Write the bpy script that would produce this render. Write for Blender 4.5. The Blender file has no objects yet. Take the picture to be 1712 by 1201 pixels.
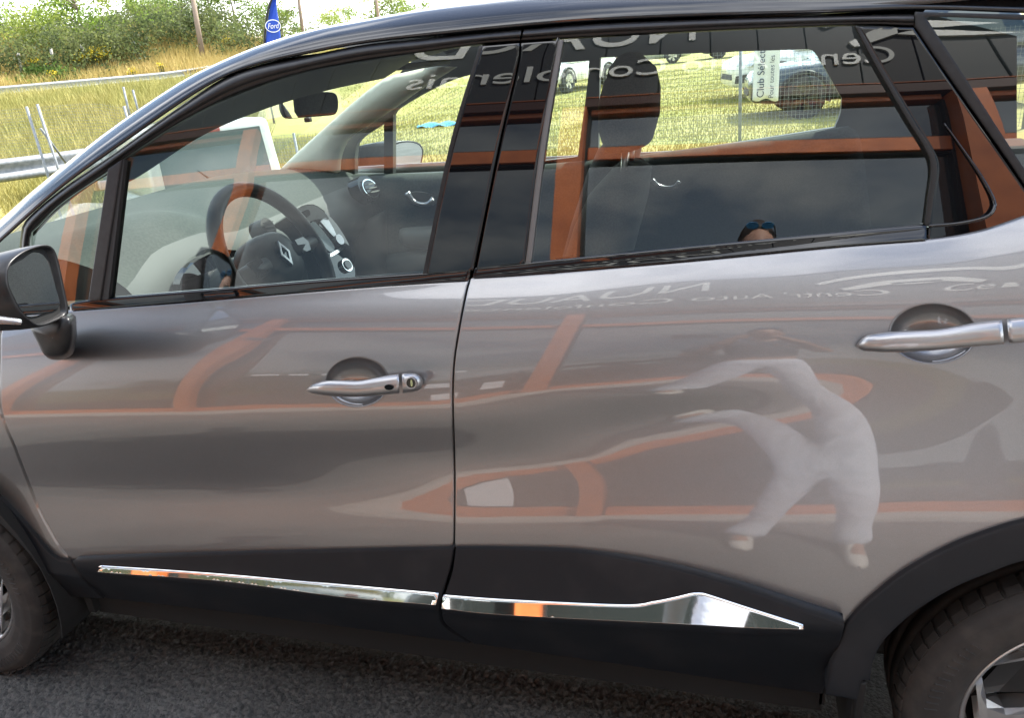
import bpy, bmesh, math, random
import numpy as np
from mathutils import Vector, Matrix
from mathutils.geometry import delaunay_2d_cdt
random.seed(7); rng = np.random.default_rng(7)
scene = bpy.context.scene
COL = scene.collection
# ---- photograph camera: pixel -> ray -> point on a real surface ----
PW, PH = 1712.0, 1201.0
CAMP = np.array([1.96897, -1.114824, 1.483361]); YAW, PITCH, ROLL, FPX = 0.296449, 0.387417, -0.0910746, 1282.783
def cam_axes():
    F = np.array([-math.sin(YAW)*math.cos(PITCH), math.cos(YAW)*math.cos(PITCH), -math.sin(PITCH)])
    R0 = np.array([math.cos(YAW), math.sin(YAW), 0.0]); U0 = np.cross(R0, F)
    R = math.cos(ROLL)*R0+math.sin(ROLL)*U0; U = -math.sin(ROLL)*R0+math.cos(ROLL)*U0
    return R, U, F
CR, CU, CF = cam_axes()
def ray(px, py): return CF+CR*(px-PW/2)/FPX+CU*(PH/2-py)/FPX
def on_y(px, py, Y):
    d = ray(px, py); return CAMP+d*((Y-CAMP[1])/d[1])
def on_z(px, py, Z):
    d = ray(px, py); return CAMP+d*((Z-CAMP[2])/d[2])
def on_plane(px, py, p0, n):
    d = ray(px, py); p0 = np.array(p0, float); n = np.array(n, float)
    return CAMP+d*(((p0-CAMP)@n)/(d@n))
def at_dist(px, py, D):
    d = ray(px, py); return CAMP+d*(D/np.hypot(d[0], d[1]))
def project(P):
    v = np.asarray(P, float)-CAMP; z = v@CF
    return PW/2+FPX*(v@CR)/z, PH/2-FPX*(v@CU)/z
# ---- the car's side as one smooth sheet y = S(x, z); its slopes follow how the door is pressed ----
FACY = -3.0
GX = np.arange(-0.45, 3.25, 0.008); GZ = np.arange(0.15, 1.62, 0.005)
H_ROWS = {
 -150: [(520,9),(560,4.2),(600,3.0),(650,1.5),(700,0),(740,-3.7),(800,-3.5),(850,-1.0),(920,-1.8)],
 0:    [(515,10),(545,4.4),(590,3.0),(650,1.4),(700,0),(740,-3.7),(790,-3.7),(850,-1.0),(930,-1.8)],
 390:  [(488,13),(498,8),(510,4.5),(540,3),(625,1.3),(690,0),(735,-3.6),(795,-3.6),(842,-.10),(856,-.10),(880,-.7),(925,-1.8)],
 755:  [(470,15),(484,8),(500,4.5),(541,3),(615,1.4),(682,0),(712,-3.0),(745,-3.0),(785,0),(830,.45),(872,0),(890,-.6),(917,-1.4)],
 1050: [(443,15),(457,8),(472,4.8),(536,3),(590,1.6),(645,0),(668,-2.1),(692,-2.1),(730,0),(800,.8),(866,0),(886,-.5),(930,-1.2)],
 1180: [(432,15),(446,8),(462,4.8),(530,3),(585,1.5),(630,.1),(655,-1.7),(672,-1.7),(705,0),(790,.9),(866,0),(886,-.6),(960,-1.2)],
 1415: [(408,15),(424,8),(440,5),(470,4.3),(525,3),(580,1.5),(622,.1),(638,.02),(700,.55),(780,1.1),(850,.12),(866,0),(900,-.6),(1040,-1.4)],
 1700: [(362,16),(382,9),(400,5.3),(510,3.2),(590,1.7),(650,1.1),(670,1.05),(700,1.1),(760,1.05),(842,.1),(856,0),(890,-.5),(1040,-1.3)],
 1900: [(340,16),(362,9),(380,5.3),(500,3.2),(590,1.8),(650,1.2),(670,1.1),(700,1.1),(760,1.0),(842,.1),(856,0),(890,-.5),(1040,-1.3)]}
def gsm(A, sig, axis):
    r = int(3*sig)+1; k = np.exp(-np.arange(-r, r+1)**2/(2*sig*sig)); k /= k.sum()
    P = np.pad(A, [(r, r) if i == axis else (0, 0) for i in range(2)], mode='edge')
    return np.apply_along_axis(lambda v: np.convolve(v, k, mode='valid'), axis, P)
BELT_PX = [(-120,533),(20,527),(118,521),(300,508),(560,487),(783,470),(900,459),(1150,438),(1400,414),(1552,402),(1640,388),(1712,365),(1800,330)]
Y34X = np.arange(-.4, 3.3, .2); Y34 = [.3013,.2809,.2597,.2392,.2221,.2082,.195,.1865,.1892,.2025,.2143,.2195,.2274,.2448,.2680,.2787,.2772,.2779,.2802]
def build_side():
    X, Z = np.meshgrid(GX, GZ, indexing='ij'); Y = np.full_like(X, 0.08)
    cols = sorted(H_ROWS)
    for it in range(4):
        V = np.stack([X-CAMP[0], Y-CAMP[1], Z-CAMP[2]], -1); zc = V@CF
        PX = PW/2+FPX*(V@CR)/zc; PY = PH/2-FPX*(V@CU)/zc
        hs = []
        for c in cols:
            r = np.array(H_ROWS[c]); hs.append(np.interp(PY, r[:, 0], r[:, 1]))
        hs = np.array(hs); ci = np.clip(np.searchsorted(cols, PX)-1, 0, len(cols)-2)
        c = np.array(cols, float); w = np.clip((PX-c[ci])/(c[ci+1]-c[ci]), 0, 1)
        # rows of neighbouring columns are matched by order, so a crease slants instead of fading out
        h = np.take_along_axis(hs, ci[None], 0)[0]*(1-w)+np.take_along_axis(hs, (ci+1)[None], 0)[0]*w
        a = np.arctan2(CAMP[2]-Z, Y-CAMP[1]); e = np.arctan2(h-Z, Y-FACY)
        t = np.clip((e+a)/2, -0.3, 0.8)
        bz = np.array([on_y(x, y, 0.12)[[0, 2]] for x, y in BELT_PX]); zb = np.interp(GX, bz[:, 0], bz[:, 1])
        tg = np.radians(np.interp(Z, [1.0, 1.15, 1.33, 1.47, 1.62], [15.2, 15.6, 17.2, 20.5, 30]))
        wv = 1/(1+np.exp(-(Z-(zb[:, None]+0.004))/0.003))
        t = t*(1-wv)+tg*wv
        t = np.where(Z < 0.40, np.radians(4), t)
        t = gsm(t, 2.2, 1); t = gsm(t, 6, 0)
        D = np.tan(t)*0.005
        Yn = np.cumsum(D, 1); i0 = int((0.45-GZ[0])/0.005)
        Yn = Yn-Yn[:, i0:i0+1]+0.012
        plan = 0.010*np.clip(np.abs(X-1.75)-0.2, 0, 9)**2*1.5
        Y = Yn+plan; Y = Y+(gsm(np.interp(GX, Y34X, Y34)[:, None], 12, 0)[:, 0]-Y[:, int((1.34-GZ[0])/.005)])[:, None]
    j0 = int((1.34-GZ[0])/.005); YG = np.cumsum(np.tan(tg)*.005, 1); YG = YG-YG[:, j0:j0+1]+gsm(Y, 10, 0)[:, j0:j0+1]
    return Y, YG
SY, SGY = build_side()
SDX = np.gradient(SY, 0.008, axis=0); SDZ = np.gradient(SY, 0.005, axis=1)
def samp(A, x, z):
    fx = np.clip((np.asarray(x, float)-GX[0])/0.008, 0, len(GX)-1.001); fz = np.clip((np.asarray(z, float)-GZ[0])/0.005, 0, len(GZ)-1.001)
    i = fx.astype(int); j = fz.astype(int); u = fx-i; v = fz-j
    return A[i, j]*(1-u)*(1-v)+A[i+1, j]*u*(1-v)+A[i, j+1]*(1-u)*v+A[i+1, j+1]*u*v
def S(x, z): return samp(SY, x, z)
def SG(x, z): return samp(SGY, x, z)
def S_n(x, z):
    gx = samp(SDX, x, z); gz = samp(SDZ, x, z); n = np.stack([gx, -np.ones_like(gx), gz], -1)
    return n/np.linalg.norm(n, axis=-1, keepdims=True)
def on_s(px, py, off=0.0, surf=None):
    f = surf or S; Y = 0.1
    for _ in range(14):
        p = on_y(px, py, Y); Y = 0.35*Y+0.65*(float(f(p[0], p[2]))+off)
    return on_y(px, py, Y)
def mirror_hit(px, py, Yf=FACY):
    p = on_s(px, py, 0, SG); hh=.004; n = np.array([(SG(p[0]+hh,p[2])-SG(p[0]-hh,p[2]))/.008,-1,(SG(p[0],p[2]+hh)-SG(p[0],p[2]-hh))/.008]); n/=np.linalg.norm(n); d = ray(px, py); r = d-2*(d@n)*n
    q = p+r*((Yf-p[1])/r[1]); return p, q
# ---- camera ----
cd = bpy.data.cameras.new('camera'); cam = bpy.data.objects.new('camera', cd); COL.objects.link(cam)
cd.sensor_fit = 'HORIZONTAL'; cd.sensor_width = 36.0; cd.lens = FPX/PW*36.0; cd.clip_start = 0.02; cd.clip_end = 4000
M = Matrix.Identity(4)
for i in range(3):
    M[i][0] = CR[i]; M[i][1] = CU[i]; M[i][2] = -CF[i]; M[i][3] = CAMP[i]
cam.matrix_world = M; scene.camera = cam
# ---- sky, sun, exposure ----
SUN_EL, SUN_AZ = math.radians(50), math.radians(36)     # azimuth from +Y towards +X
W = bpy.data.worlds.new('World'); scene.world = W; W.use_nodes = True
nt = W.node_tree; nt.nodes.clear()
def nn(nt, t, **k):
    n = nt.nodes.new(t)
    for a, b in k.items(): setattr(n, a, b)
    return n
out = nn(nt, 'ShaderNodeOutputWorld'); bg = nn(nt, 'ShaderNodeBackground'); bg.inputs[1].default_value = 0.14
sky = nn(nt, 'ShaderNodeTexSky', sky_type='NISHITA', sun_disc=False, sun_elevation=SUN_EL, sun_rotation=SUN_AZ)
sky.air_density = 1.2; sky.dust_density = 1.5
tc = nn(nt, 'ShaderNodeTexCoord'); sx = nn(nt, 'ShaderNodeSeparateXYZ'); L = nt.links.new; L(tc.outputs['Generated'], sx.inputs[0])
def mth(op, a, b=None, clamp=False):
    n = nn(nt, 'ShaderNodeMath', operation=op, use_clamp=clamp)
    for i, q in enumerate((a, b)):
        if q is None: continue
        if isinstance(q, (int, float)): n.inputs[i].default_value = q
        else: L(q, n.inputs[i])
    return n.outputs[0]
zc = mth('MAXIMUM', sx.outputs[2], 0.0); zd = mth('ADD', zc, 0.28); cb = nn(nt, 'ShaderNodeCombineXYZ'); L(mth('DIVIDE', sx.outputs[0], zd), cb.inputs[0]); L(mth('DIVIDE', sx.outputs[1], zd), cb.inputs[1]); cb.inputs[2].default_value = 3.7
no = nn(nt, 'ShaderNodeTexNoise'); no.inputs['Scale'].default_value = 1.25; no.inputs['Detail'].default_value = 9; no.inputs['Roughness'].default_value = 0.56; L(cb.outputs[0], no.inputs['Vector'])
hz_ = mth('MULTIPLY', mth('POWER', mth('SUBTRACT', 1.0, zc, True), 5.0), 0.24)
rp = nn(nt, 'ShaderNodeValToRGB'); rp.color_ramp.elements[0].position = 0.50; rp.color_ramp.elements[1].position = 0.63
L(mth('ADD', no.outputs[0], hz_), rp.inputs[0])
mx = nn(nt, 'ShaderNodeMix', data_type='RGBA'); mx.inputs[7].default_value = (12.5, 12.6, 12.9, 1)
L(rp.outputs[0], mx.inputs[0])
L(sky.outputs[0], mx.inputs[6]); L(mx.outputs[2], bg.inputs[0]); L(bg.outputs[0], out.inputs[0])
sd = bpy.data.lights.new('sun', 'SUN'); sd.energy = 4.2; sd.angle = math.radians(0.53); sd.color = (1, 0.955, 0.88)
sun = bpy.data.objects.new('sun', sd); COL.objects.link(sun)
sdir = Vector((math.cos(SUN_EL)*math.sin(SUN_AZ), math.cos(SUN_EL)*math.cos(SUN_AZ), math.sin(SUN_EL)))
sun.rotation_euler = sdir.to_track_quat('Z', 'Y').to_euler(); sun.location = (6, 12, 20)
vs = scene.view_settings; scene.display_settings.display_device = 'sRGB'
vs.view_transform = 'Standard'; vs.look = 'None'; vs.exposure = 1.48; vs.gamma = 1; vs.use_curve_mapping = False
cy = scene.cycles; cy.caustics_reflective = False; cy.caustics_refractive = False; cy.sample_clamp_indirect = 6
cy.max_bounces = 10; cy.transparent_max_bounces = 24; cy.glossy_bounces = 6; cy.use_denoising = True
# ---- materials ----
MT = {}
def mat(name, col, rough=0.5, metal=0.0, coat=0.0, coat_rough=0.03, spec=0.5, noise=None, bump=None, coord='Object', trans=0):
    m = bpy.data.materials.new(name); m.use_nodes = True; nt = m.node_tree; b = nt.nodes['Principled BSDF']
    b.inputs['Base Color'].default_value = (*col, 1); b.inputs['Roughness'].default_value = rough; b.inputs['Metallic'].default_value = metal
    b.inputs['Coat Weight'].default_value = coat; b.inputs['Coat Roughness'].default_value = coat_rough; b.inputs['Coat IOR'].default_value = 1.62; b.inputs['Specular IOR Level'].default_value = spec
    t = nn(nt, 'ShaderNodeTexCoord')
    if noise:       # (scale, second colour, low, high[, detail])
        n = nn(nt, 'ShaderNodeTexNoise'); n.inputs['Scale'].default_value = noise[0]; n.inputs['Detail'].default_value = noise[4] if len(noise) > 4 else 5
        r = nn(nt, 'ShaderNodeValToRGB'); r.color_ramp.elements[0].position = noise[2]; r.color_ramp.elements[1].position = noise[3]
        r.color_ramp.elements[0].color = (*col, 1); r.color_ramp.elements[1].color = (*noise[1], 1)
        nt.links.new(t.outputs[coord], n.inputs['Vector']); nt.links.new(n.outputs[0], r.inputs[0]); nt.links.new(r.outputs[0], b.inputs['Base Color'])
    if bump:        # (scale, strength, distance)
        n = nn(nt, 'ShaderNodeTexNoise'); n.inputs['Scale'].default_value = bump[0]; n.inputs['Detail'].default_value = 4
        u = nn(nt, 'ShaderNodeBump'); u.inputs['Strength'].default_value = bump[1]; u.inputs['Distance'].default_value = bump[2]
        nt.links.new(t.outputs[coord], n.inputs['Vector']); nt.links.new(n.outputs[0], u.inputs['Height']); nt.links.new(u.outputs[0], b.inputs['Normal'])
    if trans: b.inputs['Transmission Weight'].default_value = trans
    MT[name] = m; return m
def glass(name, tint, gain=2.0, base=0.0):
    m = bpy.data.materials.new(name); m.use_nodes = True; nt = m.node_tree; nt.nodes.clear()
    o = nn(nt, 'ShaderNodeOutputMaterial'); x = nn(nt, 'ShaderNodeMixShader'); t = nn(nt, 'ShaderNodeBsdfTransparent'); g = nn(nt, 'ShaderNodeBsdfGlossy')
    t.inputs[0].default_value = (*tint, 1); g.inputs['Roughness'].default_value = 0.004; g.inputs[0].default_value = (1, 1, 1, 1)
    f = nn(nt, 'ShaderNodeFresnel'); f.inputs[0].default_value = 1.5; k = nn(nt, 'ShaderNodeMath', operation='MULTIPLY_ADD', use_clamp=True); k.inputs[1].default_value = gain; k.inputs[2].default_value = base
    # the coating reacts alike from both sides
    gm = nn(nt, 'ShaderNodeNewGeometry'); vm = nn(nt, 'ShaderNodeMath', operation='MULTIPLY'); vm.inputs[1].default_value = 1.0
    nt.links.new(f.outputs[0], k.inputs[0]); nt.links.new(k.outputs[0], x.inputs[0]); nt.links.new(t.outputs[0], x.inputs[1]); nt.links.new(g.outputs[0], x.inputs[2]); nt.links.new(x.outputs[0], o.inputs[0])
    nt.nodes.remove(gm); nt.nodes.remove(vm)
    MT[name] = m; return m
mat('paint', (0.240, 0.238, 0.240), 0.41, 0.95, 1.0, 0.010, noise=(1400, (0.295, 0.290, 0.290), .35, .65, 2))
mat('gloss_black', (0.005, 0.005, 0.006), 0.5, 0, 1.0, 0.006, 0.0)
mat('roof_black', (0.006, 0.007, 0.010), 0.4, 0.2, 1.0, 0.012, 0.1)
mat('satin_black', (0.012, 0.012, 0.013), 0.36, spec=.4, noise=(60, (0.018, 0.018, 0.019), .4, .6))
mat('plastic', (0.0055, 0.0075, 0.011), 0.45, spec=.32, noise=(9, (0.020, 0.021, 0.024), .5, .8, 8), bump=(900, .15, .001))
mat('rubber', (0.012, 0.012, 0.012), 0.6)
mat('tyre', (0.028, 0.027, 0.026), 0.75, noise=(22, (0.055, 0.05, 0.045), .45, .7), bump=(300, .25, .001))
mat('chrome', (0.88, 0.88, 0.87), 0.03, 1.0)
mat('satin_metal', (0.42, 0.42, 0.44), 0.3, 0.9, 0.6)
mat('handle_paint', (0.36, 0.355, 0.355), 0.36, 0.9, 0.8, 0.06)
mat('alloy', (0.62, 0.61, 0.6), 0.3, 0.9, 0.5)
mat('dark_alloy', (0.02, 0.02, 0.02), 0.4, 0.3, 0.4)
mat('mirror', (0.86, 0.88, 0.88), 0.005, 1.0)
mat('hedge_green', (0.17, 0.24, 0.02), 0.7)
mat('void', (0.004, 0.004, 0.004), 0.9)
mat('dash', (0.058, 0.066, 0.060), 0.8, spec=.15, noise=(160, (0.07, 0.078, 0.070), .4, .6), bump=(700, .2, .001))
mat('trim_dark', (0.05, 0.054, 0.051), 0.6, bump=(500, .2, .001))
mat('trim_grey', (0.16, 0.16, 0.145), 0.6, bump=(500, .15, .001))
mat('cream', (0.76, 0.74, 0.60), 0.75, bump=(600, .1, .001))
mat('leather', (0.014, 0.014, 0.015), 0.5, spec=.3, bump=(300, .15, .001))
mat('seat_cloth', (0.03, 0.03, 0.031), 0.9, noise=(300, (0.05, 0.05, 0.05), .4, .6), bump=(500, .3, .002))
mat('screen', (0.30, 0.36, 0.36), 0.12, 0, 0.5)
mat('headliner', (0.10, 0.10, 0.095), 0.9)
mat('orange_steel', (0.58, 0.165, 0.045), 0.42, 0, 0.3, 0.2, noise=(7, (0.44, 0.115, 0.03), .4, .65))
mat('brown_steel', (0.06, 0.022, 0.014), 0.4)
mat('fascia', (0.022, 0.027, 0.031), 0.55)
mat('white_letter', (0.74, 0.76, 0.74), 0.45)
mat('concrete', (0.42, 0.40, 0.36), 0.85, noise=(4, (0.34, 0.32, 0.28), .4, .65))
mat('zinc', (0.27, 0.29, 0.30), 0.55, 0.2, noise=(14, (0.20, 0.22, 0.23), .4, .6))
mat('white_paint', (0.80, 0.80, 0.78), 0.3, 0, 0.7)
mat('silver_paint', (0.5, 0.52, 0.54), 0.3, 0.5, 0.8)
mat('dark_car', (0.02, 0.035, 0.05), 0.3, 0.3, 0.9)
mat('blue_car', (0.03, 0.2, 0.42), 0.3, 0.1, 0.9)
mat('car_glass', (0.03, 0.05, 0.05), 0.05, 0, 0.6)
mat('red_lens', (0.45, 0.012, 0.015), 0.2, 0, 0.6)
mat('lamp_lens', (0.5, 0.52, 0.55), 0.12, 0.4, 0.8)
mat('indicator', (0.40, 0.41, 0.43), 0.25, 0.2, 0.9)
mat('banner', (0.80, 0.81, 0.83), 0.6)
mat('navy_ink', (0.025, 0.04, 0.09), 0.6)
mat('flag_blue', (0.012, 0.06, 0.42), 0.7)
mat('bark', (0.12, 0.09, 0.065), 0.9, noise=(9, (0.2, 0.16, 0.12), .4, .6))
mat('leaf_a', (0.12, 0.205, 0.02), 0.6, noise=(0.4, (0.22, 0.27, 0.04), .4, .62))
mat('leaf_b', (0.07, 0.145, 0.02), 0.6, noise=(0.4, (0.17, 0.235, 0.035), .4, .62))
mat('leaf_c', (0.05, 0.075, 0.02), 0.65, noise=(1.2, (0.10, 0.12, 0.03), .4, .62))
for k in ('leaf_a', 'leaf_b', 'leaf_c'):
    nt = MT[k].node_tree; b = nt.nodes['Principled BSDF']; o = nt.nodes['Material Output']
    tr = nn(nt, 'ShaderNodeBsdfTranslucent'); ms = nn(nt, 'ShaderNodeMixShader'); ms.inputs[0].default_value = 0.55
    src = b.inputs['Base Color'].links[0].from_socket; gm = nn(nt, 'ShaderNodeGamma'); gm.inputs[1].default_value = 0.75
    nt.links.new(src, gm.inputs[0]); nt.links.new(gm.outputs[0], tr.inputs[0]); nt.links.new(b.outputs[0], ms.inputs[1]); nt.links.new(tr.outputs[0], ms.inputs[2]); nt.links.new(ms.outputs[0], o.inputs[0])
mat('yellow_flower', (0.62, 0.48, 0.02), 0.7)
mat('straw', (0.56, 0.42, 0.15), 0.8, noise=(1.3, (0.44, 0.36, 0.11), .35, .65))
mat('field_blade', (0.42, 0.37, 0.12), 0.8, noise=(0.7, (0.34, 0.33, 0.09), .35, .65))
mat('field_soil', (0.42, 0.36, 0.13), 0.95, noise=(0.55, (0.34, 0.32, 0.09), .38, .64, 9), bump=(14, .6, .05))
mat('road_tar', (0.30, 0.29, 0.27), 0.9, noise=(3, (0.25, 0.24, 0.22), .4, .6))
mat('denim', (0.74, 0.77, 0.84), 0.9, noise=(16, (0.66, 0.70, 0.80), .4, .65), bump=(15, .6, .02))
mat('shoe_white', (0.62, 0.58, 0.52), 0.6)
mat('shirt', (0.10, 0.11, 0.13), 0.9, bump=(18, .6, .015))
mat('skin', (0.42, 0.24, 0.17), 0.55)
mat('hair', (0.03, 0.02, 0.015), 0.6)
mat('blue_tarp', (0.12, 0.45, 0.7), 0.5)
mat('pale_stone', (0.5, 0.48, 0.43), 0.8)
mat('pole_wood', (0.26, 0.2, 0.15), 0.9)
glass('pane', (0.80, 0.88, 0.85), 2.1, 0.012)
glass('windscreen', (0.86, 0.93, 0.90), 1.2, 0.0)
glass('privacy_pane', (0.50, 0.56, 0.54), 2.1, 0.012)
def facade_glass():
    m = bpy.data.materials.new('facade_glass'); m.use_nodes = True; nt = m.node_tree; nt.nodes.clear()
    o = nn(nt, 'ShaderNodeOutputMaterial'); x = nn(nt, 'ShaderNodeMixShader'); d = nn(nt, 'ShaderNodeBsdfDiffuse'); g = nn(nt, 'ShaderNodeBsdfGlossy')
    d.inputs[0].default_value = (0.025, 0.03, 0.029, 1); g.inputs[0].default_value = (0.9, 0.95, 0.95, 1); g.inputs['Roughness'].default_value = 0.0; x.inputs[0].default_value = 0.21
    nt.links.new(d.outputs[0], x.inputs[1]); nt.links.new(g.outputs[0], x.inputs[2]); nt.links.new(x.outputs[0], o.inputs[0]); MT['facade_glass'] = m
facade_glass()
def asphalt():
    m = bpy.data.materials.new('asphalt'); m.use_nodes = True; nt = m.node_tree; b = nt.nodes['Principled BSDF']; t = nn(nt, 'ShaderNodeTexCoord')
    v = nn(nt, 'ShaderNodeTexVoronoi'); v.inputs['Scale'].default_value = 120; n = nn(nt, 'ShaderNodeTexNoise'); n.inputs['Scale'].default_value = 2.2; n.inputs['Detail'].default_value = 8
    n2 = nn(nt, 'ShaderNodeTexNoise'); n2.inputs['Scale'].default_value = 260; n2.inputs['Detail'].default_value = 3
    c = nn(nt, 'ShaderNodeValToRGB'); c.color_ramp.elements[0].position = .3; c.color_ramp.elements[1].position = .7; c.color_ramp.elements[0].color = (.075, .073, .069, 1); c.color_ramp.elements[1].color = (.145, .141, .133, 1)
    c2 = nn(nt, 'ShaderNodeValToRGB'); c2.color_ramp.elements[0].color = (.55, .55, .55, 1); c2.color_ramp.elements[1].color = (1.35, 1.32, 1.28, 1)
    mu = nn(nt, 'ShaderNodeMix', data_type='RGBA', blend_type='MULTIPLY'); mu.inputs[0].default_value = 1
    u = nn(nt, 'ShaderNodeBump'); u.inputs['Strength'].default_value = 1.0; u.inputs['Distance'].default_value = .003
    l = nt.links.new
    for q in (v, n, n2): l(t.outputs['Object'], q.inputs['Vector'])
    l(n.outputs[0], c.inputs[0]); l(v.outputs['Color'], c2.inputs[0]); l(c.outputs[0], mu.inputs[6]); l(c2.outputs[0], mu.inputs[7]); l(mu.outputs[2], b.inputs['Base Color'])
    ad = nn(nt, 'ShaderNodeMath', operation='SUBTRACT'); l(n2.outputs[0], ad.inputs[0]); l(v.outputs['Distance'], ad.inputs[1]); l(ad.outputs[0], u.inputs['Height']); l(u.outputs[0], b.inputs['Normal'])
    b.inputs['Roughness'].default_value = .8; MT['asphalt'] = m
asphalt()
# ---- builders ----
def tag(o, label=None, cat=None, group=None, kind=None):
    for k, v in (('label', label), ('category', cat), ('group', group), ('kind', kind)):
        if v: o[k] = v
    return o
def empty(name, loc=(0, 0, 0), rz=0.0, parent=None):
    o = bpy.data.objects.new(name, None); COL.objects.link(o); o.location = loc; o.rotation_euler.z = rz; o.empty_display_size = 0.1
    if parent: adopt(o, parent)
    return o
def world_of(o):
    m = o.matrix_basis.copy(); p = o.parent
    if p: m = world_of(p) @ o.matrix_parent_inverse @ m
    return m
def adopt(o, p):
    o.parent = p; o.matrix_parent_inverse = world_of(p).inverted()
def put(name, me, m, parent=None, smooth=True, label=None):
    o = bpy.data.objects.new(name, me); COL.objects.link(o)
    for q in (m if isinstance(m, (list, tuple)) else [m]): me.materials.append(MT[q] if isinstance(q, str) else q)
    if smooth: me.shade_smooth()
    if parent: adopt(o, parent)
    if label: o['label'] = label
    return o
def mesh(verts, faces, mi=None):
    me = bpy.data.meshes.new('m'); me.from_pydata([tuple(map(float, v)) for v in verts], [], [tuple(map(int, f)) for f in faces])
    if mi is not None: me.polygons.foreach_set('material_index', list(map(int, mi)))
    me.update(); return me
class MB:
    def __init__(s): s.v = []; s.f = []; s.mi = []
    def add(s, v, f, mi=0):
        o = len(s.v); s.v += [tuple(map(float, p)) for p in v]; s.f += [tuple(int(i)+o for i in q) for q in f]; s.mi += [mi]*len(f)
    def box(s, lo, hi, mi=0):
        x0, y0, z0 = lo; x1, y1, z1 = hi
        s.add([(x0,y0,z0),(x1,y0,z0),(x1,y1,z0),(x0,y1,z0),(x0,y0,z1),(x1,y0,z1),(x1,y1,z1),(x0,y1,z1)], [(0,3,2,1),(4,5,6,7),(0,1,5,4),(1,2,6,5),(2,3,7,6),(3,0,4,7)], mi)
    def tube(s, pts, r, n=8, mi=0, cap=True):
        P = [np.array(p, float) for p in pts]; rs = r if isinstance(r, (list, tuple)) else [r]*len(P); V = []; F = []
        up = np.array([0, 0, 1.0]); T0 = P[1]-P[0]
        if abs(T0[2])/np.linalg.norm(T0) > .9: up = np.array([1.0, 0, 0])
        for i, p in enumerate(P):
            t = P[min(i+1, len(P)-1)]-P[max(i-1, 0)]; t /= np.linalg.norm(t); a = np.cross(up, t); a /= np.linalg.norm(a)+1e-9; b = np.cross(t, a)
            for k in range(n):
                w = 2*math.pi*k/n; V.append(p+rs[i]*(math.cos(w)*a+math.sin(w)*b))
        for i in range(len(P)-1):
            for k in range(n): F.append((i*n+k, i*n+(k+1) % n, (i+1)*n+(k+1) % n, (i+1)*n+k))
        if cap: F.append(tuple(range(n))[::-1]); F.append(tuple((len(P)-1)*n+k for k in range(n)))
        s.add(V, F, mi)
    def build(s, name, m, parent=None, smooth=False, label=None): return put(name, mesh(s.v, s.f, s.mi), m, parent, smooth, label)
def cr(pts, n):
    """Catmull-Rom through the points, n samples, spaced evenly along the curve"""
    P = np.array(pts, float)
    if len(P) == 2: Q = P
    else:
        E = np.vstack([2*P[0]-P[1], P, 2*P[-1]-P[-2]]); Q = []
        for i in range(len(P)-1):
            a, b, c, d = E[i:i+4]
            for t in np.linspace(0, 1, 12, endpoint=False): Q.append(.5*(2*b+(c-a)*t+(2*a-5*b+4*c-d)*t*t+(3*b-a-3*c+d)*t**3))
        Q.append(P[-1]); Q = np.array(Q)
    s = np.r_[0, np.cumsum(np.linalg.norm(np.diff(Q, axis=0), axis=1))]; u = np.linspace(0, s[-1], n)
    return np.stack([np.interp(u, s, Q[:, k]) for k in range(Q.shape[1])], 1)
def loop(*curves):
    """closed pixel outline: each curve is a list of points (smoothed when it has more than two)"""
    out = []
    for c in curves:
        c = np.array(c, float); ln = np.linalg.norm(np.diff(c, axis=0), axis=1).sum(); q = cr(c, max(2, int(ln/7)+1))
        for p in q:
            if not out or np.linalg.norm(p-out[-1]) > 1.5: out.append(p)
    if np.linalg.norm(out[0]-out[-1]) < 1.5: out.pop()
    return np.array(out)
def inside(P, poly):
    x, y = P[:, 0], P[:, 1]; r = np.zeros(len(P), bool); n = len(poly)
    for i in range(n):
        x0, y0 = poly[i]; x1, y1 = poly[(i+1) % n]
        if y0 == y1: continue
        c = ((y0 > y) != (y1 > y)) & (x < (x1-x0)*(y-y0)/(y1-y0)+x0); r ^= c
    return r
def seg_dist(P, poly):
    d = np.full(len(P), 9e9); n = len(poly)
    for i in range(n):
        a = poly[i]; b = poly[(i+1) % n]; ab = b-a; L2 = ab@ab+1e-12; t = np.clip(((P-a)@ab)/L2, 0, 1); d = np.minimum(d, np.linalg.norm(P-(a+t[:, None]*ab), axis=1))
    return d
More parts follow.
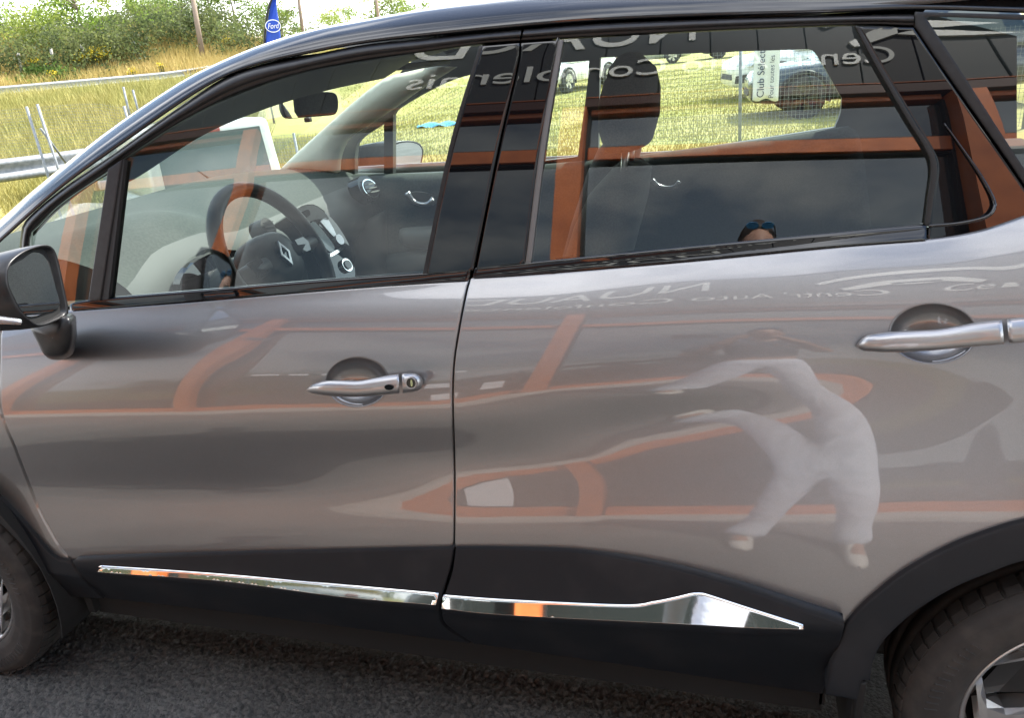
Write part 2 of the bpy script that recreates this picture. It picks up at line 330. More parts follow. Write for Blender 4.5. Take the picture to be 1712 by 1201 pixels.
def carve(polys, step, hem):
    """triangles of a flat outline (first) with holes (rest) in 2-D"""
    allp = []; edges = []; hemp = []
    for k, p in enumerate(polys):
        o = len(allp); n = len(p); allp += list(p); edges += [(o+i, o+(i+1) % n) for i in range(n)]
        if hem:
            t = np.roll(p, -1, 0)-np.roll(p, 1, 0); t /= np.linalg.norm(t, axis=1)[:, None]+1e-9; nrm = np.stack([-t[:, 1], t[:, 0]], 1)
            A = .5*np.sum(p[:, 0]*np.roll(p[:, 1], -1)-np.roll(p[:, 0], -1)*p[:, 1]); sg = 1 if A > 0 else -1
            if k: sg = -sg
            hemp.append(p+nrm*sg*hem)
    nb = len(allp)
    lo = polys[0].min(0); hi = polys[0].max(0); gx, gy = np.meshgrid(np.arange(lo[0], hi[0], step), np.arange(lo[1], hi[1], step), indexing='ij'); G = np.stack([gx.ravel(), gy.ravel()], 1)
    G[:, 0] += (np.arange(len(G)) % 2)*step*.3
    cand = [(G, max(step*.5, hem*1.8))]+[(h, hem*.8) for h in hemp]
    ins = []
    for C, m in cand:
        ok = inside(C, polys[0])
        for h in polys[1:]: ok &= ~inside(C, h)
        C = C[ok]
        for p in polys:
            if len(C): C = C[seg_dist(C, p) > m]
        ins.append(C)
    pts = np.vstack([np.array(allp)]+ins)
    v, e, f, ov, oe, of = delaunay_2d_cdt([Vector(p) for p in pts], edges, [], 0, 1e-6)
    V = np.array([tuple(q) for q in v]); F = np.array([q for q in f if len(q) == 3]); c = V[F].mean(1)
    ok = inside(c, polys[0])
    for h in polys[1:]: ok &= ~inside(c, h)
    return V, F[ok]
def bound_edges(F):
    s = {}
    for t in F:
        for i in range(3):
            a, b = t[i], t[(i+1) % 3]; s[(a, b)] = 1
    return [(a, b) for (a, b) in s if (b, a) not in s]
def skin_panel(name, px, m, parent=None, holes=(), off=0.0, surf=None, nfun=None, step=.014, hem=.003, thick=.018, label=None, yaw=0.0, lean=0.0):
    """a pressed panel on the sheet y = surf(x, z): traced outline, rolled edge, real thickness"""
    f = surf or S; polys = []
    for q in (px, *holes): polys.append(np.array([on_s(x, y, off, f)[[0, 2]] for x, y in q]))
    V2, F = carve(polys, step, hem); X, Z = V2[:, 0], V2[:, 1]; Y = np.asarray(f(X, Z))+off
    if nfun is None and surf is None: N = S_n(X, Z)
    else:
        h = .004; gx = (np.asarray(f(X+h, Z))-np.asarray(f(X-h, Z)))/(2*h); gz = (np.asarray(f(X, Z+h))-np.asarray(f(X, Z-h)))/(2*h); N = np.stack([gx, -np.ones_like(gx), gz], 1); N /= np.linalg.norm(N, axis=1)[:, None]
    if yaw or lean: N = N+(np.stack([yaw(X, Z), 0*X, 0*X+lean], 1) if callable(yaw) else np.array([yaw, 0, lean])); N /= np.linalg.norm(N, axis=1)[:, None]
    a, b, c = F[:, 0], F[:, 1], F[:, 2]; A = (X[b]-X[a])*(Z[c]-Z[a])-(X[c]-X[a])*(Z[b]-Z[a])
    F = np.where((A < 0)[:, None], F[:, ::-1], F)       # facing -Y
    be = bound_edges(F); n0 = len(V2); bi = sorted({i for e in be for i in e}); mp = {i: n0+k for k, i in enumerate(bi)}
    V3 = [(X[i], Y[i], Z[i]) for i in range(n0)]; outn = {i: np.zeros(2) for i in bi}
    for (i, j) in be:
        t = V2[j]-V2[i]; o = np.array([t[1], -t[0]]); o /= np.linalg.norm(o)+1e-9; outn[i] += o; outn[j] += o
    NN = [tuple(q) for q in N]; hm = hem if hem else 0
    for i in bi:
        o = outn[i]/(np.linalg.norm(outn[i])+1e-9); k = .25 if hm else 0
        q = np.array([o[0]*k, 0, o[1]*k])+N[i]*(1-.3*k); q /= np.linalg.norm(q); NN[i] = tuple(q)
        V3[i] = (X[i], Y[i]+(.0012 if hm else 0), Z[i])
    for i in bi: V3.append((X[i], Y[i]+thick, Z[i])); o = outn[i]/(np.linalg.norm(outn[i])+1e-9); NN.append((o[0], 0, o[1]))
    faces = [tuple(map(int, t)) for t in F]+[(j, i, mp[i], mp[j]) for (i, j) in be]
    me = mesh(V3, faces); o = put(name, me, m, parent, True, label)
    me.normals_split_custom_set_from_vertices(NN); return o
def sheet(name, rows, m, parent=None, smooth=True, thick=0.0, label=None, closed=False):
    """surface through rows of 3-D points; optional thickness along its normals"""
    R = np.array([[tuple(p) for p in r] for r in rows], float); a, b = R.shape[:2]; V = R.reshape(-1, 3); F = []
    for i in range(a-1):
        for j in range(b-1+(1 if closed else 0)): j2 = (j+1) % b; F.append((i*b+j, i*b+j2, (i+1)*b+j2, (i+1)*b+j))
    o = put(name, mesh(V, F), m, parent, smooth, label)
    if thick:
        md = o.modifiers.new('solid', 'SOLIDIFY'); md.thickness = thick; md.offset = 0
    return o
def bbox(name, lo, hi, m, parent=None, bev=.01, seg=2, rot=None, label=None, smooth=True):
    """bevelled box"""
    bm = bmesh.new(); bmesh.ops.create_cube(bm, size=1); lo = Vector(lo); hi = Vector(hi); c = (lo+hi)/2; s = hi-lo
    for v in bm.verts: v.co = Vector((v.co.x*s.x, v.co.y*s.y, v.co.z*s.z))
    if bev: bmesh.ops.bevel(bm, geom=bm.edges[:], offset=min(bev, .49*min(s)), segments=seg, profile=.7, affect='EDGES')
    R = Matrix.Rotation(rot[1], 4, rot[0]) if rot else Matrix.Identity(4)
    for v in bm.verts: v.co = R @ v.co+c
    me = bpy.data.meshes.new('m'); bm.to_mesh(me); bm.free(); return put(name, me, m, parent, smooth, label)
def flat_poly(name, pts, thick_vec, m, parent=None, label=None, smooth=False):
    """solid plate from a planar 3-D outline"""
    n = len(pts); P = [np.array(p, float) for p in pts]; Q = [p+np.array(thick_vec, float) for p in P]
    return put(name, mesh(P+Q, [tuple(range(n)), tuple(range(2*n-1, n-1, -1))]+[(i, i+n, (i+1) % n+n, (i+1) % n) for i in range(n)]), m, parent, smooth, label)
def holed_plate(name, px, holes, Y, thick, m, parent=None, label=None, step=.08):
    polys = [np.array([on_y(x, y, Y)[[0, 2]] for x, y in q]) for q in (px, *holes)]
    V2, F = carve(polys, step, 0); a, b, c = V2[F[:, 0]], V2[F[:, 1]], V2[F[:, 2]]
    A = (b[:, 0]-a[:, 0])*(c[:, 1]-a[:, 1])-(c[:, 0]-a[:, 0])*(b[:, 1]-a[:, 1]); F = np.where((A < 0)[:, None], F[:, ::-1], F); n = len(V2); be = bound_edges(F)
    V = [(p[0], Y, p[1]) for p in V2]+[(p[0], Y+thick, p[1]) for p in V2]
    return put(name, mesh(V, [tuple(t) for t in F]+[tuple(t[::-1]+n) for t in F]+[(j, i, i+n, j+n) for i, j in be]), m, parent, False, label)
def lettering(name, text, height, m, parent, origin, right, up, depth=.01, width=None, font_shear=0.0):
    cu = bpy.data.curves.new(name, 'FONT'); cu.body = text; cu.size = 1.0; cu.extrude = depth/2/height; cu.shear = font_shear; o = bpy.data.objects.new(name, cu); COL.objects.link(o); cu.materials.append(MT[m])
    bpy.context.view_layer.update(); w = o.dimensions.x
    r = Vector(right).normalized(); u = Vector(up).normalized(); n = r.cross(u); sx = (width/w) if width else height
    M = Matrix.Identity(4)
    for i in range(3): M[i][0] = r[i]*sx; M[i][1] = u[i]*height; M[i][2] = n[i]*height; M[i][3] = origin[i]
    me = bpy.data.meshes.new_from_object(o); bpy.data.objects.remove(o); me.transform(M); me.materials.clear()
    return put(name, me, m, parent, False)
# ============================ GROUND ============================
def tz(x, y):
    """terrain height"""
    x = np.asarray(x, float); y = np.asarray(y, float)
    sm = lambda a, b, v: (lambda t: t*t*(3-2*t))(np.clip((v-a)/(b-a), 0, 1))
    dip = -0.95*np.exp(-((x+4.6)/2.6)**4-((y-8.2)/2.4)**4)
    q = .75*y-.66*x; left = sm(-2, -10, x)
    rise = left*(1.05*sm(16, 26, q)+2.3*(.3+.7*sm(.45, .8, -x/np.maximum(y, 1)))*sm(34, 45, q)+0.4*sm(46, 120, q))
    return dip+rise
gm = MB(); gm.box((-40, -30, -0.6), (40, 4.3, 0.0)); gm.build('parking_lot', 'asphalt')['kind'] = 'structure'
ax_, ay_ = np.arange(-.55, 2.75, .0042), np.arange(-.80, .30, .0042); AX, AY = np.meshgrid(ax_, ay_, indexing='ij'); cell = .0105
ci, cj = np.floor(AX/cell).astype(int), np.floor(AY/cell).astype(int); best = np.full(AX.shape, -1.0)
hsh = lambda i, j, k: (np.abs(np.sin(i*127.1+j*311.7+k*74.7)*43758.5453) % 1.0)
for di in (-1, 0, 1):
    for dj in (-1, 0, 1):
        i, j = ci+di, cj+dj; px_, py_ = (i+hsh(i, j, 1))*cell, (j+hsh(i, j, 2))*cell; r2 = ((AX-px_)**2+(AY-py_)**2)/(cell*(.55+.5*hsh(i, j, 3)))**2
        best = np.maximum(best, (1-r2)*(.55+.45*hsh(i, j, 4)))
AZ = .006+.0125*np.clip(best, -.45, 1)
sheet('asphalt_surface', np.stack([AX, AY, AZ], -1), 'asphalt')['kind'] = 'structure'
gx = np.concatenate([np.arange(-420, -60, 12), np.arange(-60, 30, .75), np.arange(30, 421, 12)]); gy = np.concatenate([np.arange(4.3, 60, .75), np.arange(60, 700, 16)])
GXX, GYY = np.meshgrid(gx, gy, indexing='ij'); GZZ = tz(GXX, GYY)+np.where(GYY < 5.2, -.03, 0)+np.where((GXX < 40) & (GYY < 60) & (GYY > 5.2), rng.normal(0, .008, GXX.shape), 0)
sheet('field', np.stack([GXX, GYY, GZZ], -1), 'field_soil')['kind'] = 'structure'
rows = []
for px in np.linspace(-200, 560, 60):
    r = []
    for D in (27.6+max(0, px)*.012, 29.5+max(0, px)*.013, 32.0+max(0, px)*.014):
        p = at_dist(px, 140, D); r.append((p[0], p[1], float(tz(p[0], p[1]))+.06))
    rows.append(r)
sheet('road', rows, 'road_tar')['kind'] = 'structure'

# ============================ THE CAR ============================
car = empty('car', (1.3, 0.9, 0)); tag(car, 'grey metallic crossover with black roof and black lower cladding parked across the whole view', 'car')
CY = 0.889
fender = skin_panel('fender', loop([(-5,600),(-2,684),(23,752),(49,820),(66,861),(93,910),(114,936)], [(114,936),(111,937),(92,932),(73,914),(41,876),(0,832),(-60,782),(-160,735)], [(-160,735),(-160,510)], [(-160,510),(-8,532),(-2,560),(-5,600)]), 'paint', car)
front_door = skin_panel('front_door', loop([(18,528),(4,548),(1,600),(3,684),(28,752),(54,820),(71,861),(98,910),(119,936.5)], [(119,936.5),(300,929),(560,921),(756,916.5)], [(756,916.5),(756.5,800),(754,700),(753.5,650),(756.5,600),(766,540),(776,490),(781.5,471)], [(781.5,471),(700,475),(560,486),(300,508),(118,521)], [(118,521),(18,528)]), 'paint', car,
    holes=[np.array([(597+52*math.cos(a), 639+41*math.sin(a)) for a in np.linspace(0, 2*math.pi, 40, endpoint=False)])])
rear_door = skin_panel('rear_door', loop([(787,467),(781,490),(771,540),(761.5,600),(758.5,650),(759,700),(761.5,800),(760.5,916.5)], [(760.5,916.5),(850,917),(950,921),(1050,935),(1150,957),(1250,987),(1350,1022),(1413,1043)], [(1413,1043),(1434,1019),(1464,991),(1506,958),(1563,925),(1623,898),(1712,870),(1830,850)], [(1830,850),(1830,322)], [(1830,322),(1760,349),(1712,366),(1640,389),(1552,403),(1400,415),(1150,439),(900,460),(787,467)]), 'paint', car, yaw=.02,
    holes=[np.array([(1560+72*math.cos(a), 558+50*math.sin(a)) for a in np.linspace(0, 2*math.pi, 48, endpoint=False)])])
# dark structure right behind the skins, so that shut lines read black
def behind(x, z): return S(x, z)+.022
skin_panel('door_shut', np.array([(-160,560),(18,522),(300,504),(783,466),(1150,434),(1552,398),(1712,360),(1830,330),(1830,835),(1712,860),(1560,915),(1464,980),(1413,1035),(1250,980),(1050,928),(900,912),(300,922),(120,928),(60,850),(-30,780),(-160,730)]), 'void', car, surf=behind, hem=0, step=.03, thick=.004,
    holes=[np.array([(597+53*math.cos(a), 639+42*math.sin(a)) for a in np.linspace(0, 2*math.pi, 40, endpoint=False)]), np.array([(1560+73*math.cos(a), 558+51*math.sin(a)) for a in np.linspace(0, 2*math.pi, 48, endpoint=False)])])
# ---- lower cladding: ledge above the bright strip, tucked under below it ----
RIDGE = np.array([on_y(x, y, float(S(on_y(x, y, 0)[0], .45))-.025)[[0, 2]] for x, y in [(-100,930),(120,952),(165,957),(400,982),(735,1020),(850,1031),(1000,1043),(1162,1050),(1343,1056),(1480,1064)]])
def CL(x, z):
    zr = np.interp(x, RIDGE[:, 0], RIDGE[:, 1]); d = np.asarray(z)-zr; w = .008
    up = w*np.logaddexp(0, d/w); dn = w*np.logaddexp(0, -d/w)
    return -.012+up*.19+dn*.42+S(x, 0*np.asarray(z)+.45)-.013
fc = skin_panel('sill_cladding', loop([(121,939.5),(300,931.5),(560,923.5),(757,919)], [(757,919),(750,955),(738,995),(733,1022),(741,1047),(785,1077)], [(785,1077),(600,1053),(400,1027),(200,1004),(174,1001)], [(174,1001),(138,966),(121,939.5)]), 'plastic', front_door, surf=CL, thick=.04)
rc = skin_panel('sill_cladding', loop([(761.5,919),(757,955),(745,995),(739,1022),(747,1046),(792,1077.5)], [(792,1077.5),(1000,1107),(1200,1137),(1376,1162)], [(1376,1162),(1391,1110),(1405,1074),(1412,1046)], [(1412,1046),(1350,1025),(1250,990),(1150,960),(1050,938),(950,924),(850,920),(761.5,919)]), 'plastic', rear_door, surf=CL, thick=.04)
def ARC(x, z): return S(x, z)-.010+.40*np.maximum(0, .40-np.asarray(z))*(np.asarray(x) < 1.2)
skin_panel('arch_cladding', loop([(-160,738),(-60,786),(0,835),(41,879),(73,917),(92,935),(111,939.5),(117,939.5)], [(117,939.5),(136,968),(171,1001.5)], [(171,1001.5),(108,998.5)], [(108,998.5),(82,972),(63,947),(35,912),(0,877),(-60,835),(-160,790)], [(-160,790),(-160,738)]), 'plastic', car, surf=ARC, thick=.05, hem=.004)
skin_panel('arch_cladding', loop([(1416.5,1045),(1437,1021),(1467,994),(1509,961),(1566,928),(1626,901),(1712,874),(1830,852)], [(1830,852),(1830,915)], [(1830,915),(1712,939),(1655,959),(1595,984),(1535,1020),(1496,1053),(1472,1080),(1459,1110),(1455,1140)], [(1455,1140),(1440,1140),(1433,1172)], [(1433,1172),(1381,1163)], [(1381,1163),(1393,1110),(1407,1075),(1416.5,1045)]), 'plastic', car, surf=ARC, thick=.05, hem=.006)
# ---- bright strips ----
def CS(x, z):
    zr = np.interp(x, RIDGE[:, 0], RIDGE[:, 1]); return -.0185+np.maximum(np.asarray(z)-zr, 0)*.17+S(x, 0*np.asarray(z)+.45)-.013
skin_panel('chrome_strip', loop([(164,955),(170,950.5),(180,950.5),(362,963.5),(560,981),(731,996.5)], [(731,996.5),(728,1013)], [(728,1013),(567,999),(371,973),(180,959),(164,955)]), 'chrome', fc, yaw=lambda x, z: .04-samp(SDX, x, 0*z+.45), lean=.22, surf=CS, hem=.0012, step=.008, thick=.012)
skin_panel('chrome_strip', loop([(740,999.5),(850,1007.5),(1041,1016),(1092,1011),(1132,1003),(1155,997.5),(1166,996.5),(1182,999),(1260,1024),(1343,1050)], [(1343,1050),(1343,1054)], [(1343,1054),(1250,1051),(1162,1046),(850,1030),(738,1019)], [(738,1019),(740,999.5)]), 'chrome', rc, yaw=lambda x, z: .07-samp(SDX, x, 0*z+.45), lean=.19, surf=CS, hem=.0012, step=.008, thick=.012)
def CS2(x, z): return CL(x, z)-.006
skin_panel('strip_lip', loop([(162,956),(180,960),(371,974),(567,1000),(728,1014)], [(728,1014),(727,1021)], [(727,1021),(560,1005),(371,981),(180,963),(162,956)]), 'plastic', fc, surf=CS2, hem=.002, step=.01, thick=.012)
skin_panel('strip_lip', loop([(738,1020),(850,1031),(1162,1047),(1250,1052),(1346,1054)], [(1346,1054),(1341,1062)], [(1341,1062),(1202,1060),(850,1037.5),(741,1028)], [(741,1028),(738,1020)]), 'plastic', rc, surf=CS2, hem=.002, step=.01, thick=.012)
# ---- glazing, pillars, belt trims (front door) ----
def G(x, z): return SG(x, z)+.006
def B0(x, z): return SG(x, z)
def B2(x, z): return SG(x, z)-.003
def B3(x, z): return SG(x, z)-.006
def T2(x, z): return S(x, z)-.003
skin_panel('window_pane', loop([(207,269),(300,206),(393,160),(501,123),(604,102),(700,88),(800,74),(806,74)], [(806,74),(757,240),(711,462)], [(711,462),(530,474),(363,489),(178,503)], [(178,503),(207,269)]), 'pane', front_door, yaw=lambda x, z: .20*np.clip(1.20-z, -.07, .2), surf=G, hem=0, step=.03, thick=.004)
skin_panel('quarter_pane', loop([(181,287),(105,338),(58,384)], [(58,384),(52,400),(60,515)], [(60,515),(146,507)], [(146,507),(181,287)]), 'pane', front_door, surf=G, hem=0, step=.03, thick=.004)
skin_panel('window_bar', loop([(203,267),(180,283)], [(180,283),(147,503)], [(147,503),(167,503)], [(167,503),(203,267)]), 'satin_black', front_door, surf=B3, hem=.003, step=.02, thick=.02)
skin_panel('window_seal', loop([(204,268),(208,269)], [(208,269),(181,500)], [(181,500),(168,502)], [(168,502),(204,268)]), 'rubber', front_door, surf=B2, hem=0, step=.02, thick=.02)
skin_panel('belt_trim', loop([(116,509),(168,502),(363,486),(530,472),(708,459),(785,452)], [(785,452),(781.5,469)], [(781.5,469),(560,484),(300,506),(116,520)], [(116,520),(116,509)]), 'gloss_black', front_door, surf=T2, hem=.003, step=.012, thick=.02)
skin_panel('pillar_trim', loop([(807,77),(866.5,72)], [(866.5,72),(862,112),(832,240),(789,453)], [(789,453),(714,459)], [(714,459),(759,240),(807,77)]), 'gloss_black', front_door, surf=B2, hem=.003, step=.012, thick=.025)
skin_panel('window_seal', loop([(801,76),(807,76.5)], [(807,76.5),(759,240),(714,459)], [(714,459),(706,460)], [(706,460),(752,240),(801,76)]), 'satin_black', front_door, surf=B0, hem=.002, step=.02, thick=.02)
# rear door
skin_panel('window_pane', loop([(932,66),(1202,51),(1432,42)], [(1432,42),(1472,110),(1522,195),(1552,245),(1565,280),(1560,330),(1552,380)], [(1552,380),(1150,418),(882,444)], [(882,444),(905,240),(932,66)]), 'pane', rear_door, surf=G, hem=0, step=.03, thick=.004)
skin_panel('pillar_trim', loop([(871.5,72),(929,68)], [(929,68),(931,76),(902,240),(876,441)], [(876,441),(797,450)], [(797,450),(838,240),(867,112),(871.5,72)]), 'gloss_black', rear_door, surf=B2, hem=.003, step=.012, thick=.025)
skin_panel('window_seal', loop([(931,67),(941,66)], [(941,66),(912,240),(887,441)], [(887,441),(878,442)], [(878,442),(903,240),(931,67)]), 'satin_metal', rear_door, surf=B0, hem=.003, step=.02, thick=.02)
MT['seal_grey'] = mat('seal_grey', (0.16, 0.16, 0.155), 0.45)
rear_door.children[-1].data.materials[0] = MT['seal_grey']
skin_panel('belt_trim', loop([(793,450),(888,440.5),(1150,415),(1400,391.5),(1549,378)], [(1549,378),(1549,401)], [(1549,401),(1400,412.5),(1150,436.5),(900,457.5),(790,465)], [(790,465),(793,450)]), 'gloss_black', rear_door, surf=T2, hem=.003, step=.012, thick=.02)
def BEND(x, z): return S(x, z)-.003-.012*np.exp(-((np.asarray(x)-np.interp(z, RID2[:, 1], RID2[:, 0]))/.012)**2)
RID2 = np.array(sorted([tuple(on_s(x, y)[[0, 2]]) for x, y in [(1577,205),(1600,243),(1625,287),(1650,330),(1662,352)]], key=lambda t: t[1]))
skin_panel('rear_applique', loop([(1437,45),(1527,46)], [(1527,46),(1568,108),(1640,212),(1712,315),(1740,356)], [(1740,356),(1712,364.5),(1640,387.5),(1553,401.5)], [(1553,401.5),(1555,378)], [(1555,378),(1561,330),(1567,280),(1556,248),(1523,194),(1473,109),(1437,45)]), 'gloss_black', rear_door, surf=B2, hem=.003, step=.01, thick=.03)
skin_panel('window_seal', loop([(1430,43),(1437,44)], [(1437,44),(1473,109),(1523,194),(1556,248),(1567,280),(1561,330),(1555,378)], [(1555,378),(1548,379)], [(1548,379),(1554,330),(1559,282),(1549,250),(1516,196),(1466,110),(1430,43)]), 'rubber', rear_door, surf=B3, hem=.002, step=.02, thick=.02)
t = MB(); t.tube([on_s(x, y, -.006) for x, y in cr([(1553,378),(1600,374),(1640,366),(1657,357),(1663,345),(1661,334),(1650,312),(1632,282),(1605,243),(1579,206)], 40)], [.0028]*22+[.0028-.002*i/17 for i in range(18)], 8); t.build('applique_trim', 'gloss_black', rear_door, True)
t = MB(); t.tube([on_s(x, y, -.005) for x, y in cr([(1553,378.5),(1600,374.5),(1640,366.5),(1656,358)], 20)], .0022, 8); t.build('applique_bead', 'satin_metal', rear_door, True)
quarter = skin_panel('quarter_frame', loop([(1531,19),(1556,20),(1830,27)], [(1830,27),(1830,36)], [(1830,36),(1700,32),(1557,27),(1550,33)], [(1550,33),(1600,108),(1712,281),(1812,432)], [(1812,432),(1795,440)], [(1795,440),(1712,304),(1640,200),(1575,108),(1531,43)], [(1531,43),(1531,19)]), 'satin_black', car, surf=B2, hem=.004, step=.012, thick=.03)
skin_panel('quarter_pane', loop([(1550,32),(1556,26)], [(1556,26),(1830,34)], [(1830,34),(1830,440)], [(1830,440),(1805,425)], [(1805,425),(1712,283),(1600,109),(1550,32)]), 'privacy_pane', quarter, surf=G, hem=0, step=.03, thick=.004)
# door frames above the glass
FO = [(30,524),(32,430),(36,388),(45,366),(105,315),(196,252),(300,178),(393,121),(501,96),(604,75),(700,65),(800,55),(872,48)]
FI = [(56,524),(50,425),(52,394),(62,381),(105,341),(182,288),(207,268),(300,208),(393,162),(501,125),(604,104),(700,90),(800,76),(868,71)]
def band(name, outer, inner, m, parent, offs, n=90, thick=0):
    A = cr(outer, n); B = cr(inner, n); k = len(offs); rows = []
    for j, o in enumerate(offs):
        u = j/(k-1); rows.append([on_s(*(A[i]*(1-u)+B[i]*u), o) for i in range(n)])
    return sheet(name, rows, m, parent, True, thick)
band('door_frame', FO, FI, 'satin_black', front_door, [.012, .001, -.004, -.006, -.0065, -.006, -.002, .003, .002, .014, .03])
band('door_frame', [(876,48),(1000,38),(1200,30),(1400,25),(1528,22)], [(871,71),(930,67),(1202,52),(1429,43),(1528,46)], 'satin_black', rear_door, [.012, .001, -.004, -.006, -.0065, -.006, -.002, .003, .002, .014, .03])
# roof edge and A pillar
SIL = [(-200,520),(-70,425),(0,367),(60,314),(168,227),(280,150),(350,111),(438,74),(526,48),(600,34),(700,16),(800,3),(900,-7),(1100,-19),(1300,-25),(1500,-27),(1830,-26)]
LB = [(-200,590),(-70,470),(0,406),(36,374),(103,312),(194,249),(298,175),(391,118),(501,93),(604,72),(700,62),(800,52),(874,45),(1000,35),(1200,27),(1400,22),(1528,15),(1712,22),(1830,24)]
nA = 140; A = cr(SIL, nA); B = []
BL = cr(LB, 600)
for p in A:       # pair each silhouette point with the line below it, square to the edge
    i = np.argmin(np.linalg.norm(BL-p-np.array([6, 18]), axis=1)); B.append(BL[i])
B = gsm(np.array(B), 3, 0)
rows = []; offs = [(1.0, .015), (.97, -.001), (.86, -.003), (.72, .002), (.62, .003), (.55, .004), (.42, .008), (.30, .014), (.18, .021), (0.09, .029), (.04, .037), (.015, .046), (0.0, .060)]
for u, o in offs:
    u2 = 1-u; rows.append([on_s(*(B[i]*(1-u2)+A[i]*u2), o) for i in range(nA)])
roof_edge = sheet('roof_edge', rows, 'roof_black', car)
OUT = np.array(rows[-1])
t = MB(); t.tube([on_s(*(B[i]*.60+A[i]*.40), .012) for i in range(nA)], .0022, 6); t.build('drip_seal', 'rubber', roof_edge, True)
# roof skin, windscreen, headliner
mir = lambda p: np.array([p[0], 2*CY-p[1], p[2]])
k0 = next(i for i in range(nA) if OUT[i][0] > 0.98)
def arch(p, q, n, c, fwd=0): return [p*(1-u)+q*u+np.array([-fwd*4*u*(1-u), 0, c*4*u*(1-u)]) for u in np.linspace(0, 1, n)]
sheet('roof', [arch(p, mir(p), 13, .012) for p in OUT[k0:]], 'roof_black', car)
sheet('windscreen', [arch(p, mir(p), 13, .02, .22*(1-i/k0)+.06) for i, p in enumerate(OUT[:k0+1])], 'windscreen', car)
far_edge = [np.array([mir(p) for p in r[k0-1:]]) for r in rows]
sheet('roof_edge', far_edge, 'roof_black', car)
TL = cr([(56,395),(105,345),(182,292),(212,306),(319,238),(379,207),(470,173),(560,148),(642,131)], 60)
TO = cr([(52,390),(105,340),(200,270),(300,206),(393,160),(501,123),(604,102),(700,88),(760,80)], 60)
TY = np.interp(np.linspace(0, 1, 60), [0, .2, .35, .55, .8, 1], [.22, .25, .30, .42, .7, 1.2])
head_rows = [[on_s(*p, .02) for p in TO], [.5*(on_s(*TO[i], .03)+on_y(*TL[i], TY[i]))+np.array([0, 0, .012]) for i in range(60)], [on_y(*TL[i], TY[i]) for i in range(60)]]
sheet('pillar_lining', head_rows, 'trim_dark', car)
hl = MB(); sheet('headliner', [[(x, y, 1.492+.012*math.sin(math.pi*(y-.3)/1.18)-.02*max(0, 1.1-x)) for y in np.linspace(.30, 1.48, 9)] for x in np.linspace(.97, 2.9, 8)], 'headliner', car, thick=.008)
# ---- handles ----
def grip(name, parent, top, bot, offs_out, m, split, n=40):
    A = cr(top, n); Bm = cr(bot, n); ring = 14; R = []
    for i in range(n):
        u = i/(n-1); e = math.sin(math.pi*min(max(u*1.02-.01, 0), 1))**.55; r = []
        for k in range(ring):
            w = 2*math.pi*k/ring; v = .5-.5*math.cos(w); side = math.sin(w)
            p = A[i]*(1-v)+Bm[i]*v; d = -(.030*e+.004)-(.012*(1 if side > 0 else .55))*side*min(1, e*1.4+.2)
            r.append(on_s(*p, d))
        R.append(r)
    k = int(n*split)
    a = sheet(name, R[:k], m, parent, True, closed=True); b = sheet('handle_cap', [[np.array(p) for p in r] for r in R[k:]], m, a, True, closed=True)
    for o, rr in ((a, (R[0], R[k-1])), (b, (R[k], R[-1]))):
        bm = bmesh.new(); bm.from_mesh(o.data); bmesh.ops.holes_fill(bm, edges=[e for e in bm.edges if e.is_boundary]); bm.to_mesh(o.data); bm.free(); o.data.shade_smooth()
    return a, b
def cup(parent, cx, cy, rx, ry, depth):
    rows = []
    for j, (q, d) in enumerate([(1.03, -.0012), (1.0, -.001), (.975, .003), (.93, .009), (.84, .017), (.70, .025), (.52, .031), (.32, .035), (.12, .0365), (.01, .037)]):
        rows.append([on_s(cx+rx*q*math.cos(a), cy+ry*q*math.sin(a), d*depth/.036) for a in np.linspace(0, 2*math.pi, 48, endpoint=False)])
    sheet('handle_cup', rows, 'paint', parent, closed=True)
cup(front_door, 597, 639, 52, 41, .034); cup(rear_door, 1560, 558, 72, 50, .034)
h, hc = grip('door_handle', front_door, [(512,652),(522,643),(545,636.5),(575,636),(602,636),(635,630),(663,625.5),(690,624),(703,629),(708,638)], [(512,653),(522,658),(545,662),(575,664),(602,664),(635,661.5),(655,659.5),(690,656),(703,651),(708,641)], 0, 'handle_paint', .79)
p = on_s(687, 641, -.0465); t = MB()
def disc(center, rx, rz, nrm, m, name, parent, depth=.003, n=24):
    n_ = np.array(nrm, float); n_ /= np.linalg.norm(n_); a = np.cross([0, 0, 1.0], n_); a /= np.linalg.norm(a); b = np.cross(n_, a)
    P = [np.array(center)+rx*math.cos(w)*a+rz*math.sin(w)*b for w in np.linspace(0, 2*math.pi, n, endpoint=False)]
    return flat_poly(name, P, -n_*depth, m, parent)
nd = S_n(1.42, .93)
disc(on_s(687, 641, -.0468), .0105, .0105, nd, 'satin_metal', 'lock_cylinder', hc, .006); 
lk = disc(on_s(687, 641, -.0472), .0085, .0085, nd, 'dark_alloy', 'lock_face', hc, .002)
disc(on_s(650, 648, -.0455), .0085, .005, nd, 'gloss_black', 'unlock_button', h, .004)
disc(on_s(688, 641, -.0478), .002, .0065, nd, 'chrome', 'keyhole', hc, .002)
grip('door_handle', rear_door, [(1431,577),(1440,567),(1452,560),(1491,554.5),(1530,552),(1570,549.5),(1628,540),(1679,534.5),(1712,531),(1735,534),(1745,545)], [(1431,579),(1440,585.5),(1452,588),(1491,589.5),(1530,588),(1570,585.5),(1609,581.5),(1683,575),(1712,572),(1735,565),(1745,550)], 0, 'handle_paint', .79)
